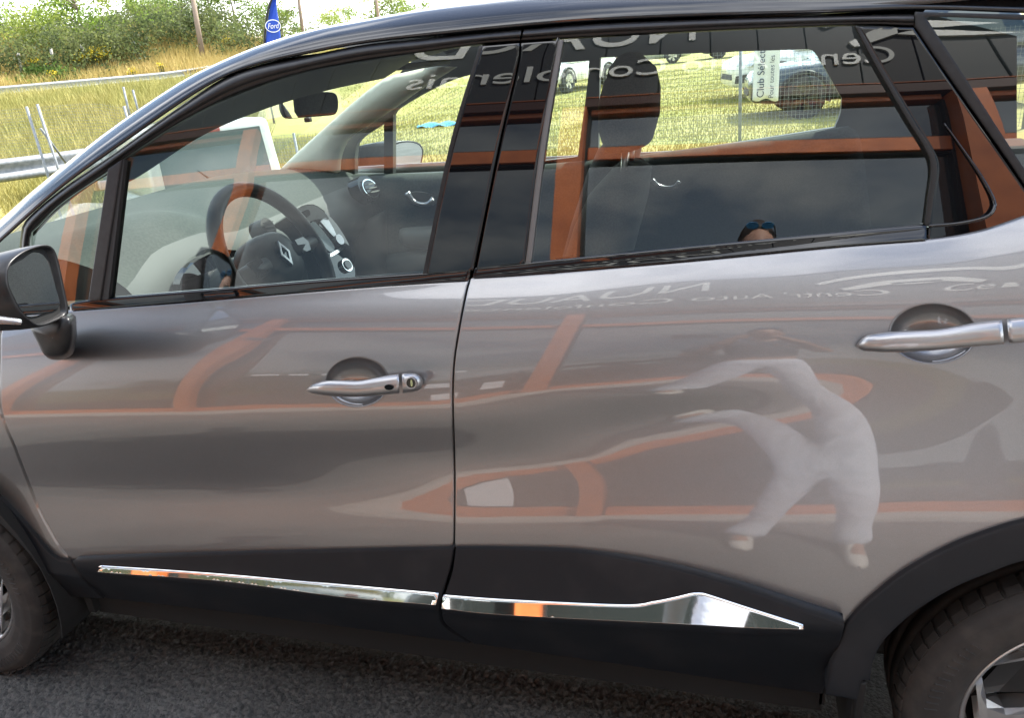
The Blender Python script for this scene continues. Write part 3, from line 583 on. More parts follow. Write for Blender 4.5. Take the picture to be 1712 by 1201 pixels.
# ---- wing mirror ----
MP = np.array(on_y(75, 480, -.10)); MN = np.array([.965, .14, .03]); MN /= np.linalg.norm(MN)
bez = loop([(12,452),(20,436),(40,420),(62,411),(80,408.5),(91,414.5),(99,436),(108,478),(116,518),(113,528),(95,538),(72,546),(58,543),(34,522),(20,495),(12,470),(12,452)])[::1]
def mp(q, back=0.0): return on_plane(q[0], q[1], MP, MN)-MN*back
c0 = np.array([66, 478.0]); rows = []
for s_, bk in [(.90, .012), (.93, .003), (.97, .0), (1.0, .003), (1.01, .012), (1.0, .03), (.96, .055), (.86, .085), (.66, .112), (.40, .125), (.1, .13), (.01, .13)]:
    rows.append([mp(c0+(p-c0)*s_, bk)+np.array([0, -.02*min(1, bk/.06), 0]) for p in bez])
wm = sheet('wing_mirror', rows, 'gloss_black', car, closed=True)
wm.data.materials.clear(); wm.data.materials.append(MT['satin_black'])
gl = cr([(16,458),(24,444),(45,432),(62,420.5),(80,426),(90,446),(100,480),(107,512),(84,523),(55.6,530),(40,515),(22,478),(16,460)], 40)[:-1]
flat_poly('mirror_glass', [mp(c0+(p-c0)*.985, .008) for p in gl], -MN*.004, 'mirror', wm)
sheet('mirror_backing', [[mp(c0+(p-c0)*.93, .010) for p in bez], [mp(c0+(p-c0)*.01, .0135) for p in bez]], 'rubber', wm, closed=True)
ft = [[on_y(88+(x-88)*k, 565+(y-565)*k, -.097) for x, y in cr([(50,548),(112,528),(122,560),(112,592),(78,596),(62,572),(50,548)], 28)[:-1]] for k in (.01, .85)]
for Yp, poly in [(-.085, [(50,548),(112,528),(122,560),(112,592),(78,596),(62,572)]), (-.03, [(52,551),(118,524),(128,548),(123,588),(100,601),(80,599),(68,580)]), (.03, [(56,556),(120,530),(127,548),(124,588),(106,601),(82,600),(70,584)]), (.075, [(60,560),(122,540),(127,552),(124,588),(106,600),(84,599),(72,584)])]:
    P = cr(poly+[poly[0]], 28)[:-1]; ft.append([on_y(x, y, Yp) for x, y in P])
sheet('mirror_foot', ft, 'satin_black', wm, closed=True)
sheet('turn_signal', [[on_y(x, y, -.225) for x, y in [(-30,526),(0,531),(30,535),(36,537)]], [on_y(x, y, -.235) for x, y in [(-30,532),(0,536),(30,539),(36,539.5)]], [on_y(x, y, -.225) for x, y in [(-30,537),(0,540),(30,541),(36,541)]]], 'indicator', wm, thick=.004)
# ---- wheels ----
def wheel(cx, cy, side, name='wheel'):
    w = empty(name, (cx, cy, .325), 0, car); T = lambda r, y, a: np.array([cx+r*math.cos(a), cy+side*y, .325+r*math.sin(a)])
    def lathe(nm, prof, m, n=96):
        rows = [[T(r, y, a) for a in np.linspace(0, 2*math.pi, n, endpoint=False)] for r, y in prof]; return sheet(nm, rows, m, w, True, closed=True)
    # y is measured outwards from the wheel's middle
    ty = lathe('tyre', [(.226, .088), (.236, .099), (.252, .106), (.262, .1055), (.266, .107), (.285, .109), (.297, .106), (.300, .107), (.312, .098), (.319, .090), (.3245, .078), (.326, .060), (.3265, .052), (.318, .050), (.318, .044), (.3265, .042), (.327, .012), (.319, .010), (.319, .004), (.327, .002), (.327, -.028), (.319, -.030), (.319, -.036), (.327, -.038), (.325, -.066), (.317, -.09), (.285, -.108), (.236, -.1)], 'tyre')
    sp = MB()
    for k in range(64):      # shoulder blocks between the sipes
        a = 2*math.pi*k/64; d = 2*math.pi/64*.40; V = []
        for r, y in [(.3205, .0915), (.3262, .078), (.3278, .055)]:
            for s in (-d, d): V.append(T(r+.0022, y+.0012, a+s))
        for r, y in [(.312, .085), (.316, .07), (.318, .055)]:
            for s in (-d, d): V.append(T(r, y, a+s))
        sp.add(V, [(0, 1, 3, 2), (2, 3, 5, 4), (0, 2, 8, 6), (2, 4, 10, 8), (1, 7, 9, 3), (3, 9, 11, 5), (0, 6, 7, 1), (4, 5, 11, 10)])
    for k in range(120):      # moulded ribs on the sidewall
        if (k//12) % 2: continue
        a = 2*math.pi*k/120; d = .007; sp.add([T(.268, .1068, a-d), T(.268, .1068, a+d), T(.290, .1086, a+d), T(.290, .1086, a-d), T(.270, .1092, a-d*.7), T(.270, .1092, a+d*.7), T(.288, .1106, a+d*.7), T(.288, .1106, a-d*.7)], [(4, 5, 6, 7), (0, 1, 5, 4), (1, 2, 6, 5), (2, 3, 7, 6), (3, 0, 4, 7)])
    sp.build('tread_blocks', 'tyre', ty)['kind'] = 'stuff'
    rm = lathe('rim', [(.200, -.09), (.206, .03), (.212, .070), (.218, .086), (.226, .092), (.2285, .089), (.2275, .084)], 'alloy')
    lathe('rim_barrel', [(.205, .03), (.200, -.02), (.08, -.03), (.02, -.03)], 'void')
    for k in range(5):
        a = 2*math.pi*k/5+math.radians(120); V = []; prof = [(.055, .30), (.10, .19), (.15, .18), (.183, .31), (.202, .50), (.217, .60)]
        for (r, d), y in zip(prof, [.058, .066, .074, .081, .085, .087]):
            V += [T(r, y-.012, a-d), T(r, y, a-d*.82), T(r, y, a+d*.82), T(r, y-.012, a+d), T(r, y-.05, a+d*.8), T(r, y-.05, a-d*.8)]
        F = [(i*6+j, i*6+(j+1) % 6, (i+1)*6+(j+1) % 6, (i+1)*6+j) for i in range(5) for j in range(6)]
        put('spoke', mesh(V, F+[(0, 1, 2, 3, 4, 5)]), 'alloy', w, False)
        V = []
        for (r, y, d) in [(.10, .045, .16), (.16, .05, .30), (.207, .062, .36)]:
            am = a+math.pi/5; V += [T(r, y, am-d), T(r, y, am+d), T(r, y-.02, am+d), T(r, y-.02, am-d)]
        put('spoke_pocket', mesh(V, [(0, 1, 5, 4), (4, 5, 9, 8), (1, 2, 6, 5), (3, 0, 4, 7), (2, 3, 7, 6)]), 'dark_alloy', w, False)
    lathe('hub_cap', [(.06, .055), (.058, .066), (.03, .070), (.001, .070)], 'dark_alloy', 32)
    lathe('brake_disc', [(.14, -.005), (.14, .012), (.03, .012)], 'zinc', 48)
    return w
wheel(0, .142, -1); wheel(2.606, .142, -1); wheel(0, 2*CY-.142, 1); wheel(2.606, 2*CY-.142, 1)
# wheel housings and underbody
for cx, nm in ((0, 'wheel_liner'), (2.606, 'wheel_liner')):
    rows = [[(cx+.40*math.cos(a), y, .34+.40*math.sin(a)) for a in np.linspace(-.35, math.pi+.35, 30)] for y in (.03, .2, .38)]
    sheet(nm, rows, 'void', car, thick=.004)
    sheet('liner_wall', [[(cx+.40*k*math.cos(a), .38, .34+.40*k*math.sin(a)) for a in np.linspace(-.35, math.pi+.35, 30)] for k in (1, .01)], 'void', car, thick=.004)
bbox('mud_flap', (2.205, .055, .15), (2.225, .22, .36), 'rubber', car, .004)
ub = MB(); ub.box((.44, .10, .235), (2.16, 1.68, .30)); ub.box((-.7, .42, .2), (3.1, 1.36, .32)); ub.box((2.155, .10, .25), (2.165, .38, .5)); ub.box((.43, .08, .25), (.45, .38, .5)); ub.build('underbody', 'void', car)
# ---- bonnet, nose, tail and far side: the rest of the car's shell ----
def shell(name, st, m, parent, ring=18):
    rows = []
    for x, z0, z1, hw, tuck in st:
        r = []
        for k in range(ring):
            w = math.pi*k/(ring-1); c, s = math.cos(w), math.sin(w); q = (abs(c)**.45)*(1 if c > 0 else -1); v = s**.5
            r.append((x, CY-hw*q*(1-tuck*v), z0+(z1-z0)*v))
        rows.append(r)
    o = sheet(name, rows, m, parent); bm = bmesh.new(); bm.from_mesh(o.data); bmesh.ops.holes_fill(bm, edges=[e for e in bm.edges if e.is_boundary]); bm.to_mesh(o.data); bm.free(); o.data.shade_smooth(); return o
shell('bonnet', [(-.80, .55, .70, .60, .1), (-.70, .55, .86, .72, .08), (-.45, .70, .95, .78, .05), (-.1, .72, 1.0, .80, .04), (.05, .74, 1.03, .80, .04), (.12, .76, 1.04, .80, .03)], 'paint', car)
shell('front_bumper', [(-.87, .28, .62, .45, .1), (-.84, .22, .72, .66, .08), (-.62, .22, .74, .82, .05), (-.45, .26, .73, .84, .04)], 'paint', car)
shell('tailgate', [(2.95, .9, 1.50, .70, .22), (3.05, .88, 1.42, .70, .2), (3.15, .85, 1.1, .72, .1), (3.18, .6, 1.0, .74, .06)], 'paint', car)
shell('rear_bumper', [(3.0, .28, .80, .84, .04), (3.18, .28, .78, .78, .06), (3.25, .34, .70, .66, .1)], 'plastic', car)
far_skin = [[(x, 2*CY-float(S(min(max(x, -.4), 3.0), z)), z) for z in (.3, .45, .6, .75, .9, 1.0, 1.06, 1.1)] for x in (.46, .8, 1.2, 1.6, 2.0, 2.2)]
sheet('far_door_skin', far_skin, 'paint', car, thick=.004)
# ---- inside: far wall with its window openings ----
OPEN = [loop([(657,192),(668,180),(720,150),(770,129),(850,112),(960,103),(985,101)], [(985,101),(981,150),(966,262)], [(966,262),(800,282),(750,288)], [(750,288),(657,292)], [(657,292),(657,192)]),
        loop([(593,291),(594,252),(603,232),(642,206)], [(642,206),(642,292)], [(642,292),(593,291)]),
        loop([(1003,96),(1200,87),(1352,82)], [(1352,82),(1366,92),(1408,165)], [(1408,165),(1405,190),(1396,213)], [(1396,213),(1250,236),(1080,262),(1000,270)], [(1000,270),(1003,96)])]
far_wall = holed_plate('far_side_lining', [(540,320),(560,262),(580,215),(640,150),(700,90),(800,40),(1000,20),(1500,10),(1700,60),(1700,400),(1300,470),(900,560),(640,560),(560,420)], OPEN, 1.55, .03, 'trim_dark', car)
far_pane = MB(); flat = [on_y(x, y, 1.565) for x, y in [(570,310),(590,200),(700,90),(900,40),(1420,30),(1450,260),(1000,330),(700,330)]]
pane = put('window_pane', mesh(flat, [tuple(range(8))[::-1]]), 'windscreen', far_wall, False)
fb = MB(); fb.add([on_y(x, y, Y) for Y in (1.535, 1.56) for x, y in [(642,203),(657,193),(657,292),(642,292)]], [(0, 1, 2, 3), (7, 6, 5, 4), (0, 4, 5, 1), (1, 5, 6, 2), (2, 6, 7, 3), (3, 7, 4, 0)]); fb.build('window_bar', 'trim_dark', far_wall)
def oval(name, cx, cy, a, b, rot, Y, m, parent, nrm, back=0., d=.01, n=36):
    p0 = on_y(cx, cy, Y); P = []
    for w in np.linspace(0, 2*math.pi, n, endpoint=False):
        u, v = a*math.cos(w), b*math.sin(w); P.append(on_plane(cx+u*math.cos(rot)-v*math.sin(rot), cy+u*math.sin(rot)+v*math.cos(rot), p0, nrm)-np.array(nrm)*back)
    return flat_poly(name, P, -np.array(nrm)*d, m, parent)
# pale A-pillar lining on the far side, and the belt lining of the far doors
def soft(name, px, Y, dY, m, parent=None, puff=.02, hem=.0):
    polys = [np.array([on_y(x, y, Y)[[0, 2]] for x, y in px])]; V2, F = carve(polys, .015, 0); d = seg_dist(V2, polys[0]); a, b, c = V2[F[:, 0]], V2[F[:, 1]], V2[F[:, 2]]
    Ar = (b[:, 0]-a[:, 0])*(c[:, 1]-a[:, 1])-(c[:, 0]-a[:, 0])*(b[:, 1]-a[:, 1]); F = np.where((Ar < 0)[:, None], F[:, ::-1], F); n = len(V2); be = bound_edges(F)
    V = [(p[0], Y-puff*math.sqrt(min(1, q/.05))+dY*(0), p[1]) for p, q in zip(V2, d)]+[(p[0], Y+.03, p[1]) for p in V2]
    return put(name, mesh(V, [tuple(t) for t in F]+[(j, i, i+n, j+n) for i, j in be]), m, parent, True)
soft('pillar_lining', loop([(463,288),(500,252),(560,198),(600,163),(640,133),(662,124)], [(662,124),(720,112),(760,112)], [(760,112),(700,150),(655,182),(610,212),(580,232),(566,262),(563,292)], [(563,292),(520,292),(463,288)]), 1.47, 0, 'cream', car, .03)
door_trim = soft('far_door_trim', loop([(548,297),(600,293),(700,292),(780,287),(1000,268),(1250,238),(1420,212)], [(1420,212),(1440,240),(1460,400)], [(1460,400),(1100,470),(640,560),(560,470)], [(560,470),(548,297)]), 1.50, 0, 'trim_grey', car, .03)
door_trim.data.materials[0] = MT['dash']
hb = MB(); hb.tube([on_y(x, y, 1.44) for x, y in cr([(680,322),(690,336),(703,341),(716,341),(726,334)], 12)], [.013, .012, .011, .01, .009, .008, .008, .008, .009, .011, .013, .014], 10); oval('pull_recess', 703, 332, 26, 11, .12, 1.455, 'trim_dark', door_trim, (0, -1, 0), 0, .01); hb.build('door_pull', 'satin_metal', door_trim, True)
hb = MB(); hb.tube([on_y(x, y, 1.42) for x, y in cr([(1090,300),(1100,310),(1115,314),(1128,312),(1136,303)], 12)], .007, 8); hb.build('door_pull', 'satin_metal', door_trim, True)
soft('arm_rest', loop([(668,384),(690,381),(800,376)], [(800,376),(800,420)], [(800,420),(690,415),(668,400),(668,384)]), 1.45, 0, 'trim_grey', door_trim, .03)
soft('door_pocket', loop([(640,428),(700,420),(800,420)], [(800,420),(800,520)], [(800,520),(638,520)], [(638,520),(640,428)]), 1.46, 0, 'trim_dark', door_trim, .03)
soft('glovebox_side', loop([(588,400),(600,375),(640,354)], [(640,354),(643,440),(640,500)], [(640,500),(590,500)], [(590,500),(588,400)]), 1.43, 0, 'trim_dark', car, .02)
# dashboard
prof = [(-.16, 1.075), (-.02, 1.105), (.16, 1.13), (.32, 1.137), (.46, 1.128), (.56, 1.105), (.63, 1.07), (.675, 1.02), (.69, .96), (.67, .90), (.62, .84), (.60, .6)]
rows = []
for y in np.linspace(.24, 1.52, 27):
    e = max(0, abs(y-CY)-.45); k = .10*(e/.2)**2; hump = .05*math.exp(-((y-.50)/.17)**4); r = []
    for x, z in prof: r.append((x+k*.7*(1 if x < .4 else .35), y, z+hump*math.exp(-((x-.54)/.12)**2)-.02*(e/.2)**2*(x < .4)))
    rows.append(cr(r, 40))
dash = sheet('dashboard', [r[:25] for r in rows], 'dash', car); sheet('lower_dash', [r[24:] for r in rows], 'trim_dark', dash)
for yy, q in ((.24, rows[0]), (1.52, rows[-1])): sheet('dash_end', [q, [np.array([p[0], p[1], .6]) for p in q]], 'trim_dark', dash)
flat_poly('instrument_cluster', [(.722-.02*math.sin(w), .50+.150*math.cos(w), 1.005+.055*math.sin(w)) for w in np.linspace(0, 2*math.pi, 32, endpoint=False)], (-.02, 0, 0), 'gloss_black', dash)
so = np.array([.90, -.12, .42]); so /= np.linalg.norm(so)
sp0 = on_y(545, 390, .84); stk = lambda x, y, b=0.: on_plane(x, y, sp0, so)-so*b
def plate(name, px, b, m, parent, d=.02): return flat_poly(name, [stk(x, y, b) for x, y in cr(px+[px[0]], 40)[:-1]], -so*d, m, parent)
cs = plate('centre_stack', [(490,356),(500,347),(512,342),(528,343),(548,358),(570,385),(588,422),(592,470),(560,475),(545,424),(516,374)], .0, 'gloss_black', dash, .09)
plate('vent_panel', [(492,355),(502,347),(513,344),(528,346),(541,356),(548,368),(528,367),(512,372),(500,364)], -.004, 'trim_grey', cs, .01)
plate('hazard_switch', [(499,357),(512,352),(516,358),(512,364),(502,366)], -.007, 'gloss_black', cs, .006)
plate('screen', [(517,376),(526,373),(557,412),(547,420)], -.004, 'screen', cs, .006)
plate('button_row', [(534,371),(545,366),(560,392),(556,396)], -.004, 'satin_metal', cs, .006)
disc(stk(564, 403, -.012), .016, .016, so, 'satin_metal', 'knob', cs, .02); disc(stk(577, 445, -.010), .020, .020, so, 'chrome', 'climate_ring', cs, .016); disc(stk(577, 445, -.014), .014, .014, so, 'gloss_black', 'climate_knob', cs, .016)
plate('trim_bar', [(549,426),(572,413),(573,417),(551,431)], -.008, 'chrome', cs, .008)
vo = np.array([.93, -.2, .3]); vo /= np.linalg.norm(vo)
v1 = oval('air_vent', 441, 385, 19, 11, 1.05, .68, 'trim_dark', dash, vo, -.02, .05)
for k in range(4): oval('vane', 438+k*3, 376+k*6.5, 9, 1.4, -.15, .68, 'trim_grey', v1, vo, -.026, .004, 12)
v2 = oval('air_vent', 610, 317, 24.5, 14, .9, 1.42, 'gloss_black', dash, vo, -.02, .05)
oval('vent_ring', 612, 318, 18, 11, .9, 1.42, 'chrome', v2, vo, -.024, .008); oval('vent_core', 612, 318, 15.5, 9, .9, 1.42, 'gloss_black', v2, vo, -.027, .008)
for k in range(3): oval('vane', 608+k*4.5, 312+k*6, 8, 1.3, -.2, 1.42, 'trim_grey', v2, vo, -.031, .004, 12)
v3 = oval('air_vent', 92, 470, 15, 11, 1.2, .3, 'trim_dark', dash, vo, -.02, .03)
# steering wheel
sc0 = np.array([.898, .5, 1.050]); sa = np.array([math.cos(.44), 0, math.sin(.44)]); su = np.array([-sa[2], 0, sa[0]]); sv = np.array([0, 1.0, 0])
t = MB(); t.tube([sc0+.184*(math.cos(w)*sv+math.sin(w)*su) for w in np.linspace(0, 2*math.pi, 65)], .0185, 14, cap=False); sw = t.build('steering_wheel', 'leather', car, True)
hubr = []
for q, d in [(1.0, -.05), (1.02, -.02), (.97, .0), (.8, .012), (.5, .02), (.01, .024)]:
    hubr.append([sc0+sa*d+q*(.098*math.copysign(abs(math.cos(w))**.8, math.cos(w))*sv+(.075*math.copysign(abs(math.sin(w))**.8, math.sin(w))-.008)*su) for w in np.linspace(0, 2*math.pi, 40, endpoint=False)])
hub = sheet('hub', hubr, 'leather', sw, closed=True)
em = [sc0+sa*.027+a*sv+b*su for a, b in [(0, .034), (.022, .002), (.022, -.004), (0, -.036), (-.022, -.004), (-.022, .002)]]
eb = flat_poly('emblem_plate', em, -sa*.006, 'gloss_black', hub)
for s1, pts in ((1, [(0, .032), (.020, 0), (0, -.034), (-.003, -.026), (.012, 0), (-.003, .026)]), (-1, [(0, .032), (-.020, 0), (0, -.034), (.003, -.026), (-.012, 0), (.003, .026)])):
    flat_poly('emblem', [sc0+sa*(.030 if s1 > 0 else .0305)+a*sv+b*su for a, b in pts], -sa*.004, 'satin_metal', hub)
for y0, y1 in ((.06, .175), (-.06, -.175)):
    t = MB(); t.tube([sc0+sv*y0-sa*.008-su*.005, sc0+sv*(y0+y1)/2-sa*.004-su*.005, sc0+sv*y1-su*.005], [.030, .022, .017], 12); sk = t.build('spoke', 'leather', sw, True)
    flat_poly('switch_pad', [sc0+sa*.018+sv*(y0*1.35+a*(1 if y0 > 0 else -1))+su*b for a, b in [(0, .018), (.04, .016), (.05, 0), (.04, -.022), (0, -.02)]], -sa*.012, 'gloss_black', sk)
t = MB(); t.tube([sc0-sa*.03, sc0-sa*.30-np.array([0, 0, .01])], [.05, .065], 16); t.build('column', 'trim_dark', sw, True)
# rear-view mirror
rv0 = np.array(on_y(520, 176, .83)); rn = np.array([.915, -.335, .0]); rn /= np.linalg.norm(rn)
rp = lambda x, y, b=0.: on_plane(x, y, rv0, rn)-rn*b
RV = cr([(471,158),(480,154),(530,153),(556,154),(564,160),(566,178),(562,190),(552,193),(500,197),(482,198),(474,190),(471,174),(471,158)], 48)[:-1]; c1 = np.array([519, 176.0])
rvm = sheet('interior_mirror', [[rp(*(c1+(p-c1)*s), b) for p in RV] for s, b in [(.95, .002), (.98, -.001), (1, .003), (.99, .012), (.8, .035), (.3, .042), (.01, .042)]], 'trim_dark', car, closed=True)
flat_poly('mirror_glass', [rp(*(c1+(p-c1)*.955), .0) for p in RV], -rn*.003, 'mirror', rvm)
t = MB(); t.tube([rv0-rn*.04, rv0+np.array([-.05, 0, .05])], .012, 10); t.build('mirror_stalk', 'trim_dark', rvm, True)
bbox('dipping_tab', rp(515, 200)-np.array([.008, .008, .006]), rp(515, 200)+np.array([.008, .008, .006]), 'trim_dark', rvm, .003)
bbox('sun_visor', (.99, .98, 1.445), (1.10, 1.36, 1.46), 'headliner', car, .006)
# seats
def seat(cy, shift=0.0):
    s = empty('seat', (1.55+shift, cy, .5), 0, car)
    def lump(nm, secs, m, par, n=20):
        rows = []
        for c, hx, hy, tilt in secs:
            rows.append([(c[0]+hx*math.copysign(abs(math.cos(w))**.7, math.cos(w))+shift, cy+hy*math.copysign(abs(math.sin(w))**.7, math.sin(w)), c[2]+tilt*math.cos(w)) for w in np.linspace(0, 2*math.pi, n, endpoint=False)])
        o = sheet(nm, rows, m, par, closed=True); bm = bmesh.new(); bm.from_mesh(o.data); bmesh.ops.holes_fill(bm, edges=[e for e in bm.edges if e.is_boundary]); bm.to_mesh(o.data); bm.free(); o.data.shade_smooth()
        return o
    lump('backrest', [((1.52, 0, .45), .06, .22, .01), ((1.56, 0, .60), .085, .245, .015), ((1.62, 0, .8), .08, .25, .015), ((1.68, 0, 1.0), .075, .245, .015), ((1.725, 0, 1.14), .07, .21, .015), ((1.745, 0, 1.20), .06, .16, .015), ((1.755, 0, 1.23), .03, .11, .005)], 'seat_cloth', s)
    lump('cushion', [((1.30, 0, .40), .25, .24, 0), ((1.30, 0, .50), .28, .26, -.01), ((1.30, 0, .56), .25, .24, -.02), ((1.30, 0, .575), .1, .1, -.02)], 'seat_cloth', s)
    hr = lump('headrest', [((1.762, 0, 1.268), .02, .07, 0), ((1.764, 0, 1.275), .045, .115, .004), ((1.766, 0, 1.32), .058, .135, .008), ((1.768, 0, 1.37), .058, .130, .008), ((1.770, 0, 1.41), .048, .108, .008), ((1.772, 0, 1.432), .028, .07, .004), ((1.773, 0, 1.438), .008, .02, 0)], 'seat_cloth', s)
    for d in (-.06, .06):
        t = MB(); t.tube([(1.755+shift, cy+d, 1.20), (1.764+shift, cy+d, 1.28)], .007, 10); t.build('headrest_post', 'satin_metal', s, True)
seat(.52); seat(1.20, -.09)
bbox('rear_bench', (2.25, .28, .40), (2.75, 1.45, .62), 'seat_cloth', car, .06, 4); bbox('bench_back', (2.62, .28, .5), (2.78, 1.45, 1.12), 'seat_cloth', car, .05, 4)
bbox('cabin_floor', (.5, .2, .30), (2.9, 1.55, .34), 'trim_dark', car, .01)
# near doors' inner linings under the glass
lin = sheet('door_lining', [[on_s(x, y+5, .012) for x, y in cr([(60,512),(363,487),(708,460),(790,452)], 30)], [on_s(x, y+5, .07) for x, y in cr([(60,503),(363,479),(708,453),(790,446)], 30)], [on_s(x, y+30, .10) for x, y in cr([(60,503),(363,479),(708,453),(790,446)], 30)], [on_s(x, y+260, .12) for x, y in cr([(60,503),(363,479),(708,453),(790,446)], 30)]], 'dash', front_door)
sheet('door_lining', [[on_s(x, y+5, .012) for x, y in cr([(800,449),(1150,416),(1555,378)], 30)], [on_s(x, y+5, .07) for x, y in cr([(800,442),(1150,409),(1555,371)], 30)], [on_s(x, y+30, .10) for x, y in cr([(800,442),(1150,409),(1555,371)], 30)], [on_s(x, y+260, .12) for x, y in cr([(800,442),(1150,409),(1555,371)], 30)]], 'trim_dark', rear_door)
sheet('pillar_core', [[on_s(x, y, o) for x, y in c] for c, o in (([(812,70),(770,250),(722,465)], .028), ([(812,70),(770,250),(722,465)], .10), ([(925,62),(895,250),(868,450)], .10), ([(925,62),(895,250),(868,450)], .028))], 'trim_dark', car)
sheet('rear_pillar_core', [[on_s(x, y, o) for x, y in c] for c, o in (([(1445,45),(1540,200),(1578,290),(1562,385)], .034), ([(1445,45),(1540,200),(1578,290),(1562,385)], .12), ([(1545,45),(1655,220),(1740,350),(1790,440)], .12), ([(1545,45),(1655,220),(1740,350),(1790,440)], .034))], 'trim_dark', car)

# far wing mirror, seen across the cabin
fmn = np.array([.853, -.52, .02]); fm0 = np.array(on_y(680, 262, 1.95)); fp_ = lambda x, y, b=0.: on_plane(x, y, fm0, fmn)-fmn*b
FM = cr([(656,240),(675,235),(696,237),(707,247),(706,268),(698,284),(680,292),(660,292),(654,268),(656,240)], 36)[:-1]; c2 = np.array([680, 264.0])
fwm = sheet('wing_mirror', [[fp_(*(c2-np.array([sh, 0])+(p-c2)*s), b) for p in FM] for s, b, sh in [(.94, .0, 0), (1.0, .0, 0), (1.0, .02, 8), (.96, .05, 26), (.82, .08, 42), (.5, .10, 52), (.01, .11, 55)]], 'satin_black', car, closed=True)
flat_poly('mirror_glass', [fp_(*(c2+(p-c2)*.90), -.002) for p in FM], -fmn*.004, 'mirror', fwm)
# ============================ SHOWROOM FRONT BEHIND THE PHOTOGRAPHER ============================
shop = empty('showroom', (0.5, FACY-.2, 0)); tag(shop, 'mirror-glass showroom front with orange steel frame and dark lettered fascia, reflected in the car', 'building')
POSTS = [-5.9, -3.65, -1.38, 1.25, 3.98, 6.6]
def bx(name, lo, hi, m, parent=shop, bev=.004): return bbox(name, lo, hi, m, parent, bev, 1, smooth=False)
for i, px in enumerate(POSTS):
    t = MB(); t.box((px-.072-.02*(i == 2), FACY-.02, 0), (px+.072+.02*(i == 2), FACY+.10, 3.34)); t.box((px-.072, FACY-.16, 0), (px-.062, FACY-.02, 3.34)); t.box((px+.062, FACY-.16, 0), (px+.072, FACY-.02, 3.34)); t.build('post', 'orange_steel', shop)
    t = MB(); t.box((px-.090, FACY-.10, .06), (px-.073, FACY-.03, 3.3)); t.box((px+.073, FACY-.10, .06), (px+.090, FACY-.03, 3.3)); t.build('post_gasket', 'rubber', shop)
for i in range(len(POSTS)-1):
    a, b = POSTS[i]+.09, POSTS[i+1]-.09; m_ = (a+b)/2
    bx('sill_rail', (a, FACY-.14, .0), (b, FACY-.012, .24), 'orange_steel'); bx('mid_rail', (a, FACY-.14, 2.82), (b, FACY-.012, 2.93), 'orange_steel')
    for z0, z1 in ((.26, 2.80), (2.95, 3.27)): bx('glass_panel', (a, FACY-.11, z0), (b, FACY-.08, z1), 'facade_glass', bev=0)
    for z in (.245, 2.805, 2.934): bx('rail_gasket', (a, FACY-.10, z), (b, FACY-.04, z+.012), 'rubber', bev=0)
    bx('top_rail', (a, FACY-.14, 3.30), (b, FACY-.012, 3.36), 'orange_steel')
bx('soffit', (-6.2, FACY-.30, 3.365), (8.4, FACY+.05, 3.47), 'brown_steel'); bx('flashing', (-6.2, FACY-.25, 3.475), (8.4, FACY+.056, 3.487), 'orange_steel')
x = -6.2; n = 0
while x < 8.4:
    bx('fascia_panel', (x, FACY-.2, 3.49), (x+.392, FACY+.03, 5.15), 'fascia'); x += .40
bx('parapet_cap', (-6.25, FACY-.25, 5.152), (8.45, FACY+.06, 5.22), 'fascia')
bx('side_wall', (-6.2, FACY-8, 0), (-6.05, FACY-.3, 5.1), 'fascia'); bx('side_wall', (8.25, FACY-8, 0), (8.4, FACY-.3, 5.1), 'fascia'); bx('flat_roof', (-6.2, FACY-8, 5.0), (8.4, FACY-.22, 5.1), 'fascia')
bx('back_wall', (-6.2, FACY-8.2, 0), (8.4, FACY-8, 5.1), 'fascia')
lettering('sign_lettering', "Centr' Auto Confolentais", .32, 'white_letter', shop, (3.66, FACY+.034, 3.745), (-1, 0, 0), (0, 0, 1), .03, width=3.54)
lettering('sign_lettering', "NUAUD", .95, 'white_letter', shop, (2.12, FACY+.034, 4.24), (-1, 0, 0), (0, 0, 1), .03, width=2.05)
# the sweeping ribbon emblem beside the letters
def ribbon(pts, w0, name):
    Q = cr(pts, 60); V = []; F = []
    for i, p in enumerate(Q):
        t = Q[min(i+1, 59)]-Q[max(i-1, 0)]; t /= np.linalg.norm(t); nrm = np.array([-t[1], t[0]]); w = w0*(.35+.65*math.sin(math.pi*min(1, max(0, i/59)))**.6)
        for q, y in ((p+nrm*w/2, .034), (p+nrm*w/2, .06), (p-nrm*w/2, .06), (p-nrm*w/2, .034)): V.append((q[0], FACY+y, q[1]))
    for i in range(59):
        for k in range(4): F.append((i*4+k, i*4+(k+1) % 4, (i+1)*4+(k+1) % 4, (i+1)*4+k))
    put(name, mesh(V, F), 'white_letter', shop, False)
ribbon([(3.15, 4.30), (3.6, 4.62), (4.3, 4.78), (4.9, 4.6), (4.95, 4.25), (4.4, 4.12), (3.7, 4.15)], .20, 'sign_ribbon'); ribbon([(3.35, 4.0), (3.9, 4.25), (4.8, 4.02), (5.8, 4.18), (6.9, 4.65)], .22, 'sign_ribbon')
pv = MB(); pv.box((-6.3, FACY-.2, -.05), (8.5, FACY+.55, .05)); pv.build('pavement', 'concrete')['kind'] = 'structure'
# notices taped on the glass, and white strips added for the bright reflected horizon
for (nx, nz, w_, h_, tilt) in [(.62, .36, .32, .27, .05), (.50, .80, .21, .15, -.04), (.95, .62, .12, .30, .02)]+[(-1.0+.33*k, 1.28, .24-.03*(k % 3), .045, 0) for k in range(6)]:
    P = [(nx+a*math.cos(tilt)-b*math.sin(tilt), FACY-.078, nz+a*math.sin(tilt)+b*math.cos(tilt)) for a, b in [(-w_/2, -h_/2), (w_/2, -h_/2), (w_/2, h_/2), (-w_/2, h_/2)]]
    flat_poly('notice_or_glint', P, (0, -.001, 0), 'banner', shop)

